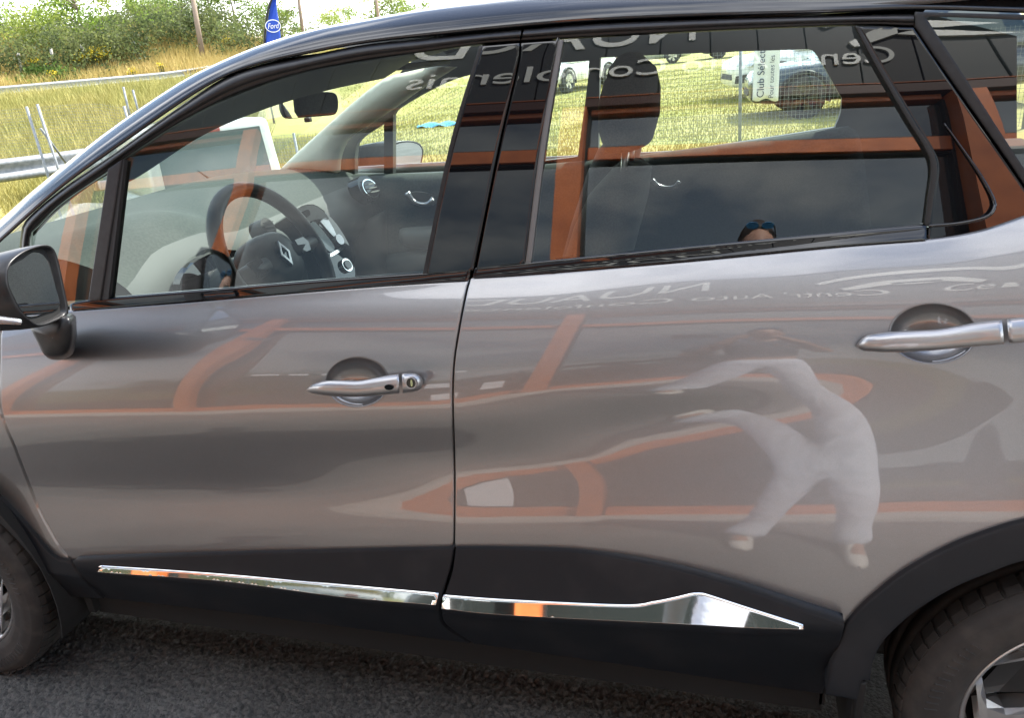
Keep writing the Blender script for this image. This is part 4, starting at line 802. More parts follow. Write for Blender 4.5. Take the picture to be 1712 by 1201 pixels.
# ============================ THE PHOTOGRAPHER ============================
FX, FYY = 2.27, -1.42
def skin(name, verts, edges, radii, m, parent=None, sub=2, root=0):
    me = bpy.data.meshes.new('m'); me.from_pydata([Vector(v) for v in verts], edges, []); o = put(name, me, m, parent, False)
    sm = o.modifiers.new('skin', 'SKIN'); sm.use_smooth_shade = True
    sv_ = me.skin_vertices[0].data
    for i, r in enumerate(radii): sv_[i].radius = r if isinstance(r, tuple) else (r, r); sv_[i].use_root = (i == root)
    ss = o.modifiers.new('sub', 'SUBSURF'); ss.levels = sub; ss.render_levels = sub
    return o
person = empty('person', (FX, FYY, 0)); tag(person, 'person in pale jeans holding up a phone, reflected in the rear door', 'person')
V = [(0, 0, .93), (0, -.01, 1.08), (0, -.02, 1.24), (0, -.01, 1.38), (0, .0, 1.47), (0, .03, 1.52)]
R_ = [(.165, .115), (.150, .105), (.175, .12), (.17, .10), (.065, .06), (.058, .058)]; E_ = [(i, i+1) for i in range(5)]
def chain(start, pts, rr):
    p = start
    for q, r in zip(pts, rr): V.append(q); R_.append(r); E_.append((p, len(V)-1)); p = len(V)-1
    return p
hips = {}
chain(0, [(.10, 0, .86), (.16, .03, .48), (.19, .02, .10), (.20, .10, .045), (.20, .18, .035)], [.10, .06, .042, .04, .035])
chain(0, [(-.10, 0, .86), (-.19, -.02, .48), (-.27, -.06, .10), (-.28, .02, .045), (-.28, .10, .035)], [.10, .06, .042, .04, .035])
armL = chain(3, [(.19, -.01, 1.40), (.27, .02, 1.14), (.12, .23, 1.33), (.02, .275, 1.43)], [.055, .045, .038, .026])
armR = chain(3, [(-.19, -.01, 1.40), (-.29, .02, 1.14), (-.20, .23, 1.33), (-.17, .275, 1.43)], [.055, .045, .038, .026])
for a, sx in ((armL, -1), (armR, 1)):
    b = Vector(V[a]); chain(a, [tuple(b+Vector((sx*.012, .012, .03)))], [.026])
    for k in range(4): chain(len(V)-1-k*2, [tuple(b+Vector((sx*(.03+.004*k), .028, .018*k-.012))), tuple(b+Vector((sx*(.062-.006*abs(k-1.5)), .018, .018*k-.012)))], [.0095, .0085])
body = skin('body', [(x+FX, y+FYY, z) for x, y, z in V], E_, R_, 'skin', person)
leg = lambda pts, rr: [((x+FX, y+FYY, z), r) for (x, y, z), r in zip(pts, rr)]
jv = [(0, 0, .95), (.10, 0, .85), (.13, .02, .66), (.165, .03, .46), (.175, .022, .26), (.195, .03, .035), (-.10, 0, .85), (-.145, -.01, .66), (-.19, -.02, .46), (-.225, -.045, .26), (-.275, -.04, .035), (0, 0, 1.03)]
jr = [(.185, .13), .115, .105, .085, .080, .100, .115, .105, .085, .080, .100, (.165, .12)]
skin('jeans', [(x+FX, y+FYY, z) for x, y, z in jv], [(0, 1), (1, 2), (2, 3), (3, 4), (4, 5), (0, 6), (6, 7), (7, 8), (8, 9), (9, 10), (0, 11)], jr, 'denim', person)
hv = [(0, -.01, 1.0), (0, -.01, 1.12), (0, -.02, 1.26), (0, -.01, 1.385), (0, .0, 1.44), (.2, -.01, 1.40), (.262, .012, 1.2), (-.2, -.01, 1.40), (-.282, .012, 1.2)]
skin('shirt', [(x+FX, y+FYY, z) for x, y, z in hv], [(0, 1), (1, 2), (2, 3), (3, 4), (3, 5), (5, 6), (3, 7), (7, 8)], [(.185, .135), (.17, .125), (.19, .135), (.185, .115), .075, .07, .065, .07, .065], 'shirt', person)
hd = MB(); HC = np.array([FX, FYY+.06, 1.578])
def blob(c, rx, ry, rz, nu=28, nv=18, f=None):
    V_ = []; F_ = []
    for j in range(nv+1):
        ph = math.pi*j/nv
        for i in range(nu):
            th = 2*math.pi*i/nu; d = np.array([math.sin(ph)*math.cos(th), math.sin(ph)*math.sin(th), math.cos(ph)]); k = f(d) if f else 1
            V_.append(np.array(c)+d*np.array([rx, ry, rz])*k)
    for j in range(nv):
        for i in range(nu): F_.append((j*nu+i, (j+1)*nu+i, (j+1)*nu+(i+1) % nu, j*nu+(i+1) % nu))
    return V_, F_
def face(d):
    k = 1.0-.16*max(0, -d[2])**1.5*(1-.6*max(0, d[1]))
    if d[1] > 0: k += .17*math.exp(-(d[0]/.16)**2-((d[2]+.12)/.18)**2)-.035*math.exp(-((abs(d[0])-.38)/.16)**2-((d[2]-.10)/.12)**2)+.03*math.exp(-(d[0]/.3)**2-((d[2]+.52)/.08)**2)
    return k
hd.add(*blob(HC, .078, .098, .118, 36, 26, face)); hd.build('head', 'skin', person, True)
hh = MB(); hh.add(*blob(HC+np.array([0, -.010, .026]), .085, .104, .116, 28, 18, lambda d: 1 if d[2] > -.15-.5*max(0, -d[1])+.62*max(0, d[1]) else .80)); hh.build('hair', 'hair', person, True)
for s in (-1, 1):
    q = MB(); q.add(*blob(HC+np.array([s*.08, -.005, -.01]), .012, .022, .034, 12, 8)); q.build('ear', 'skin', person, True)
    q = MB(); q.add(*blob(HC+np.array([s*.031, .088, .012]), .013, .008, .007, 12, 8)); q.build('eye', 'void', person, True)
sg = empty('sunglasses', tuple(HC+np.array([0, .07, .095]))); tag(sg, 'blue mirrored sunglasses pushed up on the hair of the person', 'sunglasses')
for s in (-1, 1):
    P = [HC+np.array([s*.034+.028*math.cos(w), .085+.008*math.sin(w), .086+.013*math.sin(w)]) for w in np.linspace(0, 2*math.pi, 20, endpoint=False)]
    flat_poly('lens', P, (0, -.003, .003), MT['blue_car'], sg)
    t = MB(); t.tube([HC+np.array([s*.062, .084, .086]), HC+np.array([s*.083, .0, .06]), HC+np.array([s*.084, -.04, .03])], .0028, 6); t.build('arm', 'rubber', sg)
for s in (-1, 1):
    x0, y0 = (.195, .03) if s > 0 else (-.275, -.05); rows = []
    for yy, hw, hz in [(-.085, .02, .03), (-.07, .040, .11), (-.02, .046, .125), (.05, .047, .095), (.11, .047, .062), (.16, .044, .048), (.19, .028, .035), (.20, .006, .02)]:
        rows.append([(FX+x0+hw*math.cos(w), FYY+y0+yy, .004+hz*max(0, math.sin(w))**.6) for w in np.linspace(0, math.pi, 12)]+[(FX+x0+hw*math.cos(w)*.9, FYY+y0+yy, .004) for w in (math.pi*.99, .01)])
    sheet('shoe', rows, 'shoe_white', person, True, closed=True)
ph = bbox('phone', (CAMP[0]-.072, CAMP[1]-.016, CAMP[2]-.038), (CAMP[0]+.076, CAMP[1]-.008, CAMP[2]+.036), 'gloss_black', None, .004, 2); tag(ph, 'dark phone held up sideways by the person, reflected in the rear window', 'phone')

# ============================ PARKED VEHICLES ============================
def vehicle(name, label, group, x, y, rz, paint, L_, W_, H_, nose=.9, screen=1.5, cab=.55, van=False, z=None):
    """car with its length along local x (nose at -x)"""
    z0 = float(tz(x, y)) if z is None else z; root = empty(name, (0, 0, 0)); hb = H_*(.56 if not van else .52)
    st = []
    def ring(xx, zb, zt, hw):
        r = []
        for k in range(20):
            w = 2*math.pi*k/20; c, s = math.cos(w), math.sin(w); r.append((xx, hw*math.copysign(abs(c)**.35, c), (zb+zt)/2+(zt-zb)/2*math.copysign(abs(s)**.45, s)))
        return r
    hw = W_/2; rows = [ring(0, .32, hb*.72, hw*.6), ring(.08, .26, hb*.84, hw*.80), ring(.30, .24, hb*.93, hw*.93), ring(nose, .24, hb*1.0, hw), ring(L_*.5, .24, hb*1.03, hw), ring(L_-.4, .26, hb*1.05, hw*.98), ring(L_-.10, .28, hb*1.03, hw*.92), ring(L_, .34, hb*.92, hw*.82)]
    body_ = sheet('body', rows, paint, root, closed=True); bm = bmesh.new(); bm.from_mesh(body_.data); bmesh.ops.holes_fill(bm, edges=[e for e in bm.edges if e.is_boundary]); bm.to_mesh(body_.data); bm.free(); body_.data.shade_smooth()
    a, b, c, d = nose, screen, (L_-.55 if not van else L_-.12), (L_-.12 if not van else L_-.03); zr = H_; zl = hb*.97; wi = hw*.76 if not van else hw*.9; wb = hw*.95
    top = [(b, -wi, zr-.04), (b, wi, zr-.04), (c, wi, zr-.02), (c, -wi, zr-.02)]; low = [(a, -wb, zl), (a, wb, zl), (d, wb, zl), (d, -wb, zl)]
    bm = bmesh.new(); vv = [bm.verts.new(p) for p in low+top]
    for f in ((0, 1, 5, 4), (1, 2, 6, 5), (2, 3, 7, 6), (3, 0, 4, 7), (4, 5, 6, 7), (3, 2, 1, 0)): bm.faces.new([vv[i] for i in f])
    bmesh.ops.bevel(bm, geom=bm.edges[:], offset=.10, segments=3, profile=.6, affect='EDGES'); me = bpy.data.meshes.new('m'); bm.to_mesh(me); bm.free(); put('cabin', me, paint, root)
    def patch(nm, quad, m, push, inset=(.1, .1, .1, .12)):
        q = [Vector(p) for p in quad]; n_ = (q[1]-q[0]).cross(q[3]-q[0]).normalized(); ctr = sum(q, Vector())/4
        if n_.dot(ctr-Vector((L_/2, 0, H_*.7))) < 0: n_ = -n_
        l, r, bt, tp = inset; B = lambda u, v: (q[0]*(1-u)+q[1]*u)*(1-v)+(q[3]*(1-u)+q[2]*u)*v
        P = [B(l, bt), B(1-r, bt), B(1-r, 1-tp), B(l, 1-tp)]; return flat_poly(nm, [p+n_*push for p in P], -n_*.02, m, root)
    patch('windscreen', [low[0], low[1], top[1], top[0]], 'car_glass', .006, (.07, .07, .1, .10)); patch('rear_window', [low[2], low[3], top[3], top[2]], 'car_glass', .006, (.09, .09, .14 if not van else .02, .12))
    for s, (i, j) in ((1, (1, 2)), (-1, (0, 3))):
        quad = [low[i], low[j], top[j], top[i]]
        if van: patch('side_window', quad, 'car_glass', .006, (.04, .72, .12, .14))
        else:
            patch('side_window', quad, 'car_glass', .006, (.17, .47, .1, .14)); patch('side_window', quad, 'car_glass', .006, (.56, .13, .1, .14))
    for xx in (L_*.19, L_*.80):
        for s in (-1, 1):
            R2 = .33; w_ = [[(xx+r*math.cos(t_), s*(hw-.20+o), R2+r*math.sin(t_)) for t_ in np.linspace(0, 2*math.pi, 28, endpoint=False)] for r, o in ((.2, .0), (R2-.01, .0), (R2, .05), (R2, .16), (R2-.03, .205), (.215, .205))]
            ty = sheet('wheel', w_, 'tyre', root, closed=True)
            V_ = []; F_ = []
            for k in range(5):
                t_ = 2*math.pi*k/5; o = len(V_)
                for r, dd in ((.03, .5), (.215, .30)):
                    for e in (-dd, dd): V_.append((xx+r*math.cos(t_+e), s*(hw+.0), R2+r*math.sin(t_+e)))
                F_.append((o, o+1, o+3, o+2))
            fl = put('rim', mesh([(p[0], p[1]+(.0 if q < len(V_) else -s*.03), p[2]) for q, p in enumerate(V_+V_)], F_+[tuple(i+len(V_) for i in f[::-1]) for f in F_]), 'dark_alloy' if paint == 'dark_car' else 'alloy', ty, False)
            sheet('rim_dish', [[(xx+r*math.cos(t_), s*(hw-o), R2+r*math.sin(t_)) for t_ in np.linspace(0, 2*math.pi, 24, endpoint=False)] for r, o in ((.22, .0), (.20, .06), (.01, .07))], 'dark_alloy', ty, closed=True)
            sheet('arch', [[(xx+r*math.cos(t_), s*(hw+o), R2+r*math.sin(t_)) for t_ in np.linspace(-.2, math.pi+.2, 22)] for r, o in ((.335, -.02), (.345, .012), (.40, .012), (.41, -.03))], 'plastic', root)
    for s in (-1, 1):
        flat_poly('headlight', [(.06, s*hw*.50, hb*.70), (.30, s*hw*.965, hb*.74), (.42, s*hw*.975, hb*.86), (.14, s*hw*.62, hb*.82)], (-.03, s*.02, 0), 'lamp_lens', root)
        flat_poly('fog_lamp', [(.04, s*hw*.66, hb*.38), (.20, s*hw*.94, hb*.40), (.20, s*hw*.94, hb*.58), (.05, s*hw*.70, hb*.54)], (-.03, s*.02, 0), 'rubber', root)
        if van: flat_poly('tail_light', [(L_-.05, s*hw*.86, hb*.80), (L_-.05, s*hw*.99, hb*.80), (L_-.05, s*hw*.99, hb*1.02), (L_-.05, s*hw*.86, hb*1.02)], (.07, 0, 0), 'red_lens', root)
        else: flat_poly('tail_light', [(L_-.12, s*hw*.55, hb*.78), (L_-.12, s*hw*.93, hb*.80), (L_-.12, s*hw*.93, hb*.95), (L_-.12, s*hw*.55, hb*.92)], (.10, 0, 0), 'red_lens', root)
        bbox('door_mirror', (a+.42, s*(hw+.09)-.09, hb*1.0), (a+.56, s*(hw+.09)+.09, hb*1.13), paint, root, .04, 3)
    flat_poly('grille', [(-.005, -.42*W_/1.8, hb*.45), (-.005, .42*W_/1.8, hb*.45), (.04, .40*W_/1.8, hb*.66), (.04, -.40*W_/1.8, hb*.66)], (-.02, 0, 0), 'rubber', root)
    if van:
        bbox('brake_light', (c+.02, -.13, H_-.12), (c+.09, .13, H_-.07), 'red_lens', root, .01); bbox('bumper', (L_-.06, -hw*.95, .3), (L_+.07, hw*.95, .52), 'plastic', root, .04, 3)
        t = MB(); t.tube([(d+.02, -.02, zl+.1), (d-.05, -.30, zl+.38)], .012, 6); t.build('wiper', 'rubber', root)
    root.matrix_world = Matrix.Translation((x, y, z0)) @ Matrix.Rotation(rz, 4, 'Z') @ Matrix.Translation((-L_/2, 0, 0))
    tag(root, label, 'van' if van else 'car', group); return root
vehicle('parked_van', 'white van seen from behind through the windscreen, dark rear window and red tail light', None, -5.85, 8.75, math.radians(-38), 'white_paint', 3.7, 1.80, 1.80, .85, 1.5, van=True)
vehicle('parked_car', 'white car with its nose towards the left behind the wire fence and the hanging banner', 'cars parked on the grass', 3.95, 17.5, math.radians(14), 'white_paint', 4.4, 1.84, 1.64, 1.1, 1.9)
vehicle('parked_car', 'dark blue-green car in front of the white one, just beyond the banner on the fence', 'cars parked on the grass', 4.27, 13.3, math.radians(4), 'dark_car', 4.2, 1.78, 1.52, 1.0, 1.7)
vehicle('parked_car', 'silver car in the far row beside a bright green patch of grass', 'cars parked on the grass', -2.2, 40, math.radians(2), 'silver_paint', 4.2, 1.76, 1.5)
vehicle('parked_car', 'grey car at the right end of the far row, beside the banner post', 'cars parked on the grass', 2.4, 42, math.radians(8), 'dark_car', 4.2, 1.76, 1.5)
vehicle('parked_car', 'pale car with a bright blue roof sheet, seen between the two headrests', 'cars parked on the grass', -3.1, 24.0, math.radians(70), 'white_paint', 4.0, 1.74, 1.5)

# ============================ WIRE FENCE, BANNER, GUARD RAILS ============================
fence = empty('wire_fence', (0, 10, 0)); tag(fence, 'thin welded wire fence on galvanised posts along the edge of the grass', 'fence')
FY = lambda x: 10.0+.02*(x+4)**1
fp = [-16.5, -13.2, -7.6, -4.6, -1.4, 2.06, 5.4, 8.8, 12.2]
for i, x in enumerate(fp):
    y = 9.95; z0 = float(tz(x, y)); t = MB(); t.tube([(x, y, z0-.1), (x-.02, y, z0+1.22)], .022, 8); t.build('post', 'zinc', fence, True)
    if i == 3: t = MB(); t.tube([(x, y, z0+.9), (x+.75, y+.2, z0)], .018, 8); t.build('brace', 'zinc', fence, True)
wv = MB(); x0, x1 = -16.5, 12.2
for x in np.arange(x0, x1, .05):
    z = float(tz(x, 9.97)); wv.add([(x, 9.97, z+.03), (x+.0032, 9.97, z+.03), (x+.0032, 9.97, z+1.2), (x, 9.97, z+1.2), (x, 9.973, z+.03), (x, 9.973, z+1.2)], [(0, 1, 2, 3), (0, 3, 5, 4)])
for k in range(24):
    zz = .03+k*.05; xs = np.arange(x0, x1, .6)
    for a, b in zip(xs[:-1], xs[1:]):
        za, zb_ = float(tz(a, 9.97))+zz, float(tz(b, 9.97))+zz; wv.add([(a, 9.968, za), (b, 9.968, zb_), (b, 9.968, zb_+.0032), (a, 9.968, za+.0032)], [(0, 1, 2, 3)])
w_ = wv.build('wire_mesh', 'zinc', fence); w_['kind'] = 'stuff'
bn = empty('banner', tuple(on_y(1280, 130, 9.9))); tag(bn, 'white banner with dark lettering running upwards, hung on the wire fence', 'banner')
BP = [on_y(x, y, 9.9) for x, y in [(1261,60),(1257,167),(1270,166),(1285,171),(1301,170),(1306,60)]]
rows = []
for v in np.linspace(0, 1, 12):
    r = []
    for u in np.linspace(0, 1, 9): px_ = 1262+u*44-(v*4)*(1-u)-(v*5)*u; py_ = 58+v*109+(2.5*math.sin(u*9) if v > .9 else 0); r.append(np.array(on_y(px_, py_, 9.9))+np.array([0, .012*math.sin(u*7+v*4), 0]))
    rows.append(r)
sheet('cloth', rows, 'banner', bn, thick=.002)
bU = np.array([0, 0, 1.0]); o1 = on_y(1276.5, 163, 9.87); o2 = on_y(1292.5, 164, 9.87)
lettering('lettering', 'Club Sélection', .125, 'navy_ink', bn, o1, (0, 0, 1), (-1, 0, 0), .003)
lettering('lettering', 'Pour toutes les', .085, 'navy_ink', bn, o2, (0, 0, 1), (-1, 0, 0), .003)
def guard_rail(label, pts, zc, step):
    g = empty('guard_rail', (float(pts[0][0]), float(pts[0][1]), 0)); tag(g, label, 'guard rail'); Q = cr(pts, 60); prof_ = [(-.155, .0), (-.12, .035), (-.08, .04), (-.04, .0), (0, -.005), (.04, .0), (.08, .04), (.12, .035), (.155, 0)]
    rows = []
    for i, p in enumerate(Q):
        t = Q[min(i+1, 59)]-Q[max(i-1, 0)]; t /= np.linalg.norm(t); n_ = np.array([t[1], -t[0]]); z = float(tz(*p))+zc
        rows.append([(p[0]+n_[0]*d, p[1]+n_[1]*d, z+h) for h, d in prof_])
    sheet('rail', rows, 'zinc', g, thick=.004); ln = 0
    for i in range(1, 60):
        ln += np.linalg.norm(Q[i]-Q[i-1])
        if ln > step: ln = 0; z = float(tz(*Q[i])); bbox('post', (Q[i][0]-.05, Q[i][1]+.05, z-.3), (Q[i][0]+.05, Q[i][1]+.12, z+zc+.12), 'zinc', g, .005, 1)
P1 = [at_dist(*p, d)[:2] for p, d in (((-60,288), 13.0), ((0,275), 13.2), ((80,256), 13.6), ((165,237), 14.2), ((260,214), 15.0))]
guard_rail('near galvanised guard rail behind the leaning fence posts', P1, .52, 2.0)
guard_rail('far guard rail along the road at the foot of the dry bank', [tuple(at_dist(px, 140, D)[:2]) for px, D in ((-120, 33), (0, 33.5), (120, 34.5), (240, 36), (330, 37.5), (460, 41))], .45, 2.6)
lf = MB()
pst = empty('fence_post', tuple(at_dist(80, 297, 12.2))); tag(pst, 'pair of leaning galvanised posts with a stay in front of the near guard rail', 'fence post')
for top, bot in (((44,178),(82,298)), ((62,174),(100,278))):
    t = MB(); a, b = at_dist(*top, 12.1), at_dist(*bot, 11.9); b[2] = min(b[2], float(tz(b[0], b[1]))); t.tube([b, a], .017, 8); t.build('post', 'zinc', pst, True)
t = MB(); t.tube([at_dist(68, 215, 12.0), at_dist(110, 272, 12.4)], .016, 8); t.build('stay', 'zinc', pst, True)
ps2 = empty('fence_post', tuple(at_dist(212, 200, 17))); tag(ps2, 'pair of slim grey fence posts standing just left of the black roof pillar', 'fence post')
for top, bot in (((206,145),(222,215)), ((222,150),(236,205))):
    t = MB(); t.tube([at_dist(*bot, 17), at_dist(*top, 17)], .020, 8); t.build('post', 'zinc', ps2, True)
tp = MB(); tp.box((0, 0, 0), (.1, .1, .1)); tarp_rows = [[np.array([-4.9+1.75*u, 22+.7*v, .02+.05*math.sin(math.pi*v)*math.sin(math.pi*min(1, max(0, u)))**.5+.03*math.sin(u*17+v*5)]) for u in np.linspace(0, 1, 24)] for v in np.linspace(0, 1, 10)]
for r in tarp_rows:
    for p in r:
        q = on_z(697+(p[0]+4.9)/1.75*82, 214-(p[0]+4.9)/1.75*6-(p[1]-22)*6, 0.02); p[0], p[1] = q[0], q[1]
tag(sheet('ground_sheet', tarp_rows, 'blue_tarp', None, thick=.004), 'long light blue plastic sheet lying on the grass beyond the passenger window', 'plastic sheet')

# ============================ BANK, TREES, FLAG ============================
def leaves(C, size, n_per, m, name, parent):
    n = len(C)*n_per; c = np.repeat(C, n_per, 0)
    d = rng.normal(0, 1, (n, 3)); d /= np.linalg.norm(d, axis=1)[:, None]; u = np.cross(d, rng.normal(0, 1, (n, 3))); u /= np.linalg.norm(u, axis=1)[:, None]
    s = (size*rng.uniform(.6, 1.4, n))[:, None]; c = c+rng.normal(0, size*1.7, (n, 3))
    V_ = np.stack([c-d*s, c+u*s*.55, c+d*s, c-u*s*.55], 1).reshape(-1, 3).astype(np.float32)
    me = bpy.data.meshes.new('m'); me.vertices.add(4*n); me.vertices.foreach_set('co', V_.ravel()); me.loops.add(4*n); me.loops.foreach_set('vertex_index', np.arange(4*n, dtype=np.int32))
    me.polygons.add(n); me.polygons.foreach_set('loop_start', np.arange(0, 4*n, 4, dtype=np.int32)); me.polygons.foreach_set('loop_total', np.full(n, 4, np.int32)); me.update(); me.validate()
    return put(name, me, m, parent, False)
def tree(x, y, h, r, m, label, nl=170, name='tree', trunk_h=.14, squash=1.0):
    z0 = float(tz(x, y)); o = empty(name, (x, y, z0)); t = MB(); tips = []
    if name == 'tree':
        t.tube([(x, y, z0-.2), (x+.05*h*rng.normal()*.3, y, z0+h*.35), (x+.1*rng.normal(), y, z0+h*.8)], [.028*h, .02*h, .006*h], 7)
        for k in range(9):
            a = rng.uniform(0, 6.28); z1 = z0+h*rng.uniform(.25, .7); rr = r*rng.uniform(.5, .95); t.tube([(x, y, z1), (x+rr*.5*math.cos(a), y+rr*.5*math.sin(a), z1+h*.10), (x+rr*math.cos(a), y+rr*math.sin(a), z1+h*.16)], [.010*h, .007*h, .003*h], 5)
        t.build('trunk', 'bark', o, True)
    nb = 20 if name == 'tree' else 14; C = []
    for k in range(nb):
        zz = rng.uniform(trunk_h, 1.0) if name == 'tree' else rng.uniform(.12, .9); w = math.sqrt(max(.05, 1-((zz-.58)/.46)**2)) if name == 'tree' else math.sqrt(max(.1, 1-zz*zz)); a = rng.uniform(0, 6.28); rr = r*w*math.sqrt(rng.uniform(.05, 1))
        c = np.array([x+rr*math.cos(a), y+rr*math.sin(a), z0+h*zz]); br = r*rng.uniform(.24, .46); q = rng.normal(0, 1, (nl//2, 3)); q /= np.linalg.norm(q, axis=1)[:, None]; C.append(c+q*br*np.array([1, 1, .8])*rng.uniform(.5, 1.05, (len(q), 1)))
    leaves(np.vstack(C), .0165*max(h, 4), 3, m, 'crown' if name == 'tree' else 'foliage', o)
    tag(o, label, 'tree' if name == 'tree' else 'bush', 'trees on top of the bank' if name == 'tree' else 'bushes along the bank'); return o
def place(px, base_py, D): p = at_dist(px, base_py, D); return p[0], p[1]
TREES = [(-40, 10, 3.0, 48, 'leaf_b', 'pale open tree cut off by the left edge of the picture'), (30, 18, 2.3, 46, 'leaf_b', 'thin airy tree above the clipped hedge'), (92, 32, 2.3, 42, 'leaf_a', 'dense low dark green tree right of the clipped hedge'), (152, -28, 2.0, 43, 'leaf_a', 'tallest leafy tree near the top left, bright green'),
 (196, 40, 1.8, 45, 'leaf_a', 'rounded bright tree just right of the tallest one'), (236, 6, 1.7, 48, 'leaf_b', 'slim loose tree with sky beside it'), (282, 20, 2.2, 47, 'leaf_a', 'broad tree left of the leaning pole'), (322, -18, 2.2, 49, 'leaf_b', 'tree standing behind the leaning wooden pole'), (365, -40, 2.5, 50, 'leaf_a', 'tall tree between the wooden pole and the blue flag'), (410, -34, 2.4, 50, 'leaf_b', 'tall dark tree just left of the blue flag'), (478, -16, 1.5, 54, 'leaf_b', 'tree just right of the blue flag'),
 (520, 24, 4.0, 80, 'leaf_a', 'distant tree right of the second pole'), (568, 15, 2.6, 82, 'leaf_a', 'small distant rounded tree above the roof line'), (640, -30, 2.6, 66, 'leaf_a', 'tree rising over the car roof, cut by the top edge'), (690, -16, 2.6, 66, 'leaf_b', 'rightmost tree over the car roof')]
for px, ty_, r, D, m, lb in TREES:
    D = D+1.5 if D < 60 else D; x, y = place(px, 95, D); tree(x, y, float(at_dist(px, ty_, D)[2]-tz(x, y))*1.05, r*.92, m, lb)
for px, py, h, r, D, m, lb in [(15,110,1.5,2.6,41,'leaf_c','olive bush under the clipped hedge'), (110,100,1.9,2.6,40,'leaf_c','dark olive bush beside the bright yellow flowers'), (180,95,1.8,2.8,41,'leaf_c','olive thicket under the tallest tree'), (262,85,1.9,2.8,42,'leaf_c','low scrub left of the wooden pole'), (330,70,2.0,3.0,43,'leaf_c','rounded scrub at the foot of the wooden pole'), (400,62,2.2,3.2,44,'leaf_c','rounded scrub left of the blue flag'), (72,150,.8,1.3,38.5,'leaf_b','low green bush on the dry bank under the flowers')]:
    x, y = place(px, py, D); tree(x, y, h, r, m, lb, 220, 'bush')
hx = [place(px, 80, 47.0) for px in (-60, 10, 73)]; hz = [float(tz(*p)) for p in hx]
hc_ = []
for u in np.linspace(0, 1, 300):
    p = np.array(hx[0])*(1-u)+np.array(hx[2])*u
    for k in range(10): hc_.append((p[0]+rng.normal(0, .3), p[1]+rng.uniform(-.5, .5), 4.07-rng.uniform(0, .5)))
a_, b_ = np.array(hx[0]), np.array(hx[2]); hd2 = (b_-a_)/np.linalg.norm(b_-a_); hn2 = np.array([-hd2[1], hd2[0]])*.45
ho = put('hedge', mesh([(p[0]+s*hn2[0], p[1]+s*hn2[1], z) for z in (2.7, 4.02) for p in (a_, b_) for s in (-1, 1)], [(0, 1, 3, 2), (4, 6, 7, 5), (0, 4, 5, 1), (2, 3, 7, 6), (0, 2, 6, 4), (1, 5, 7, 3)]), 'hedge_green', None, False); leaves(np.array(hc_), .035, 5, 'hedge_green', 'foliage', ho); tag(ho, 'bright clipped hedge with a level top at the left edge', 'hedge')
for k, (px, py, D, n_) in enumerate([(163,88,39,90), (138,96,39,40), (56,102,39,30), (222,118,37,12), (380,66,42,14), (90,122,37.5,14), (268,108,37,12)]):
    c = np.array(at_dist(px, py, D)); C = c+rng.normal(0, 1, (n_, 3))*np.array([.26, .26, .10])*(n_/90)**.5; zt = float(tz(c[0], c[1])); o = empty('flowering_plant', (c[0], c[1], zt))
    lo_ = leaves(C, .035, 4, 'yellow_flower', 'flowers', o); lo_['kind'] = 'stuff'; t = MB()
    for p in C[:14]: t.tube([(p[0]*.9+c[0]*.1, p[1], zt-.1), tuple(p)], .012, 4)
    t.build('stems', 'leaf_c', o)['kind'] = 'stuff'
    tag(o, ['largest clump of yellow flowers, under the tallest tree', 'smaller yellow flowers left of the largest clump', 'yellow flowers below the clipped hedge', 'few yellow flowers near the middle of the dry bank', 'yellow flowers left of the foot of the blue flag', 'few yellow flowers low on the bank at the left', 'few yellow flowers right of centre on the dry bank'][k], 'plant', 'yellow flowers on the bank')
for (tp_, bt, D, lb) in [((318,-30),(329,55),41,'leaning wooden pole between the trees left of the flag'), ((496,-30),(503,48),55,'slim wooden pole right of the blue flag'), ((627,-20),(631,28),60,'pale pole rising behind the car roof')]:
    t = MB(); a, b = at_dist(*bt, D), at_dist(*tp_, D); a[2] = min(a[2], float(tz(a[0], a[1])))-.1; t.tube([a, b], [.13, .10], 8); tag(t.build('utility_pole', 'pole_wood', None, True), lb, 'pole')
for px, py0, py1, D, lb in [(30,112,88,39.5,'grey paddock post under the clipped hedge'), (84,92,78,40,'grey paddock post right of the hedge end'), (136,90,74,40,'grey paddock post beside the yellow flowers'), (224,84,68,41,'grey paddock post right of the rounded tree')]:
    t = MB(); a, b = at_dist(px+2, py0, D), at_dist(px, py1, D); t.tube([a-np.array([0, 0, .4]), b], .06, 7); tag(t.build('paddock_post', 'pale_stone', None, True), lb, 'post', 'posts at the top of the bank')
# feather flag
fd = 21.0; flag = empty('feather_flag', tuple(at_dist(458, 130, fd))); tag(flag, 'tall blue feather flag with a white oval badge, above the roof of the car', 'flag')
fl = cr([(469,-40),(460,-15),(451,10),(446,35),(443,70),(444,130)], 30); fr_ = cr([(469,-40),(465,-15),(464,10),(466,35),(468,70),(469,130)], 30)
rows = [[np.array(at_dist(*(a*(1-u)+b*u), fd))+np.array([0, .05*math.sin(u*5+a[1]*.04), 0]) for u in np.linspace(0, 1, 7)] for a, b in zip(fl, fr_)]
sheet('flag_cloth', rows, 'flag_blue', flag, thick=.004)
t = MB(); pb = at_dist(444, 130, fd); pg = pb.copy(); pg[2] = float(tz(pb[0], pb[1]))-.2; t.tube([pg]+[at_dist(x-1, y, fd) for x, y in fl[::-1]], .025, 8); t.build('flag_pole', 'rubber', flag, True)
fo = at_dist(456.5, 43, fd-.12); fn = (CAMP-fo); fn[2] = 0; fn /= np.linalg.norm(fn); fr2 = np.cross([0, 0, 1.0], fn)
ov = lambda a, b, k: [fo+fr2*a*math.cos(w)+np.array([0, 0, 1.0])*b*math.sin(w)+fn*k for w in np.linspace(0, 2*math.pi, 36, endpoint=False)]
flat_poly('badge', ov(.185, .145, .0), -fn*.01, 'banner', flag); flat_poly('badge_field', ov(.165, .125, .006), -fn*.004, 'flag_blue', flag)
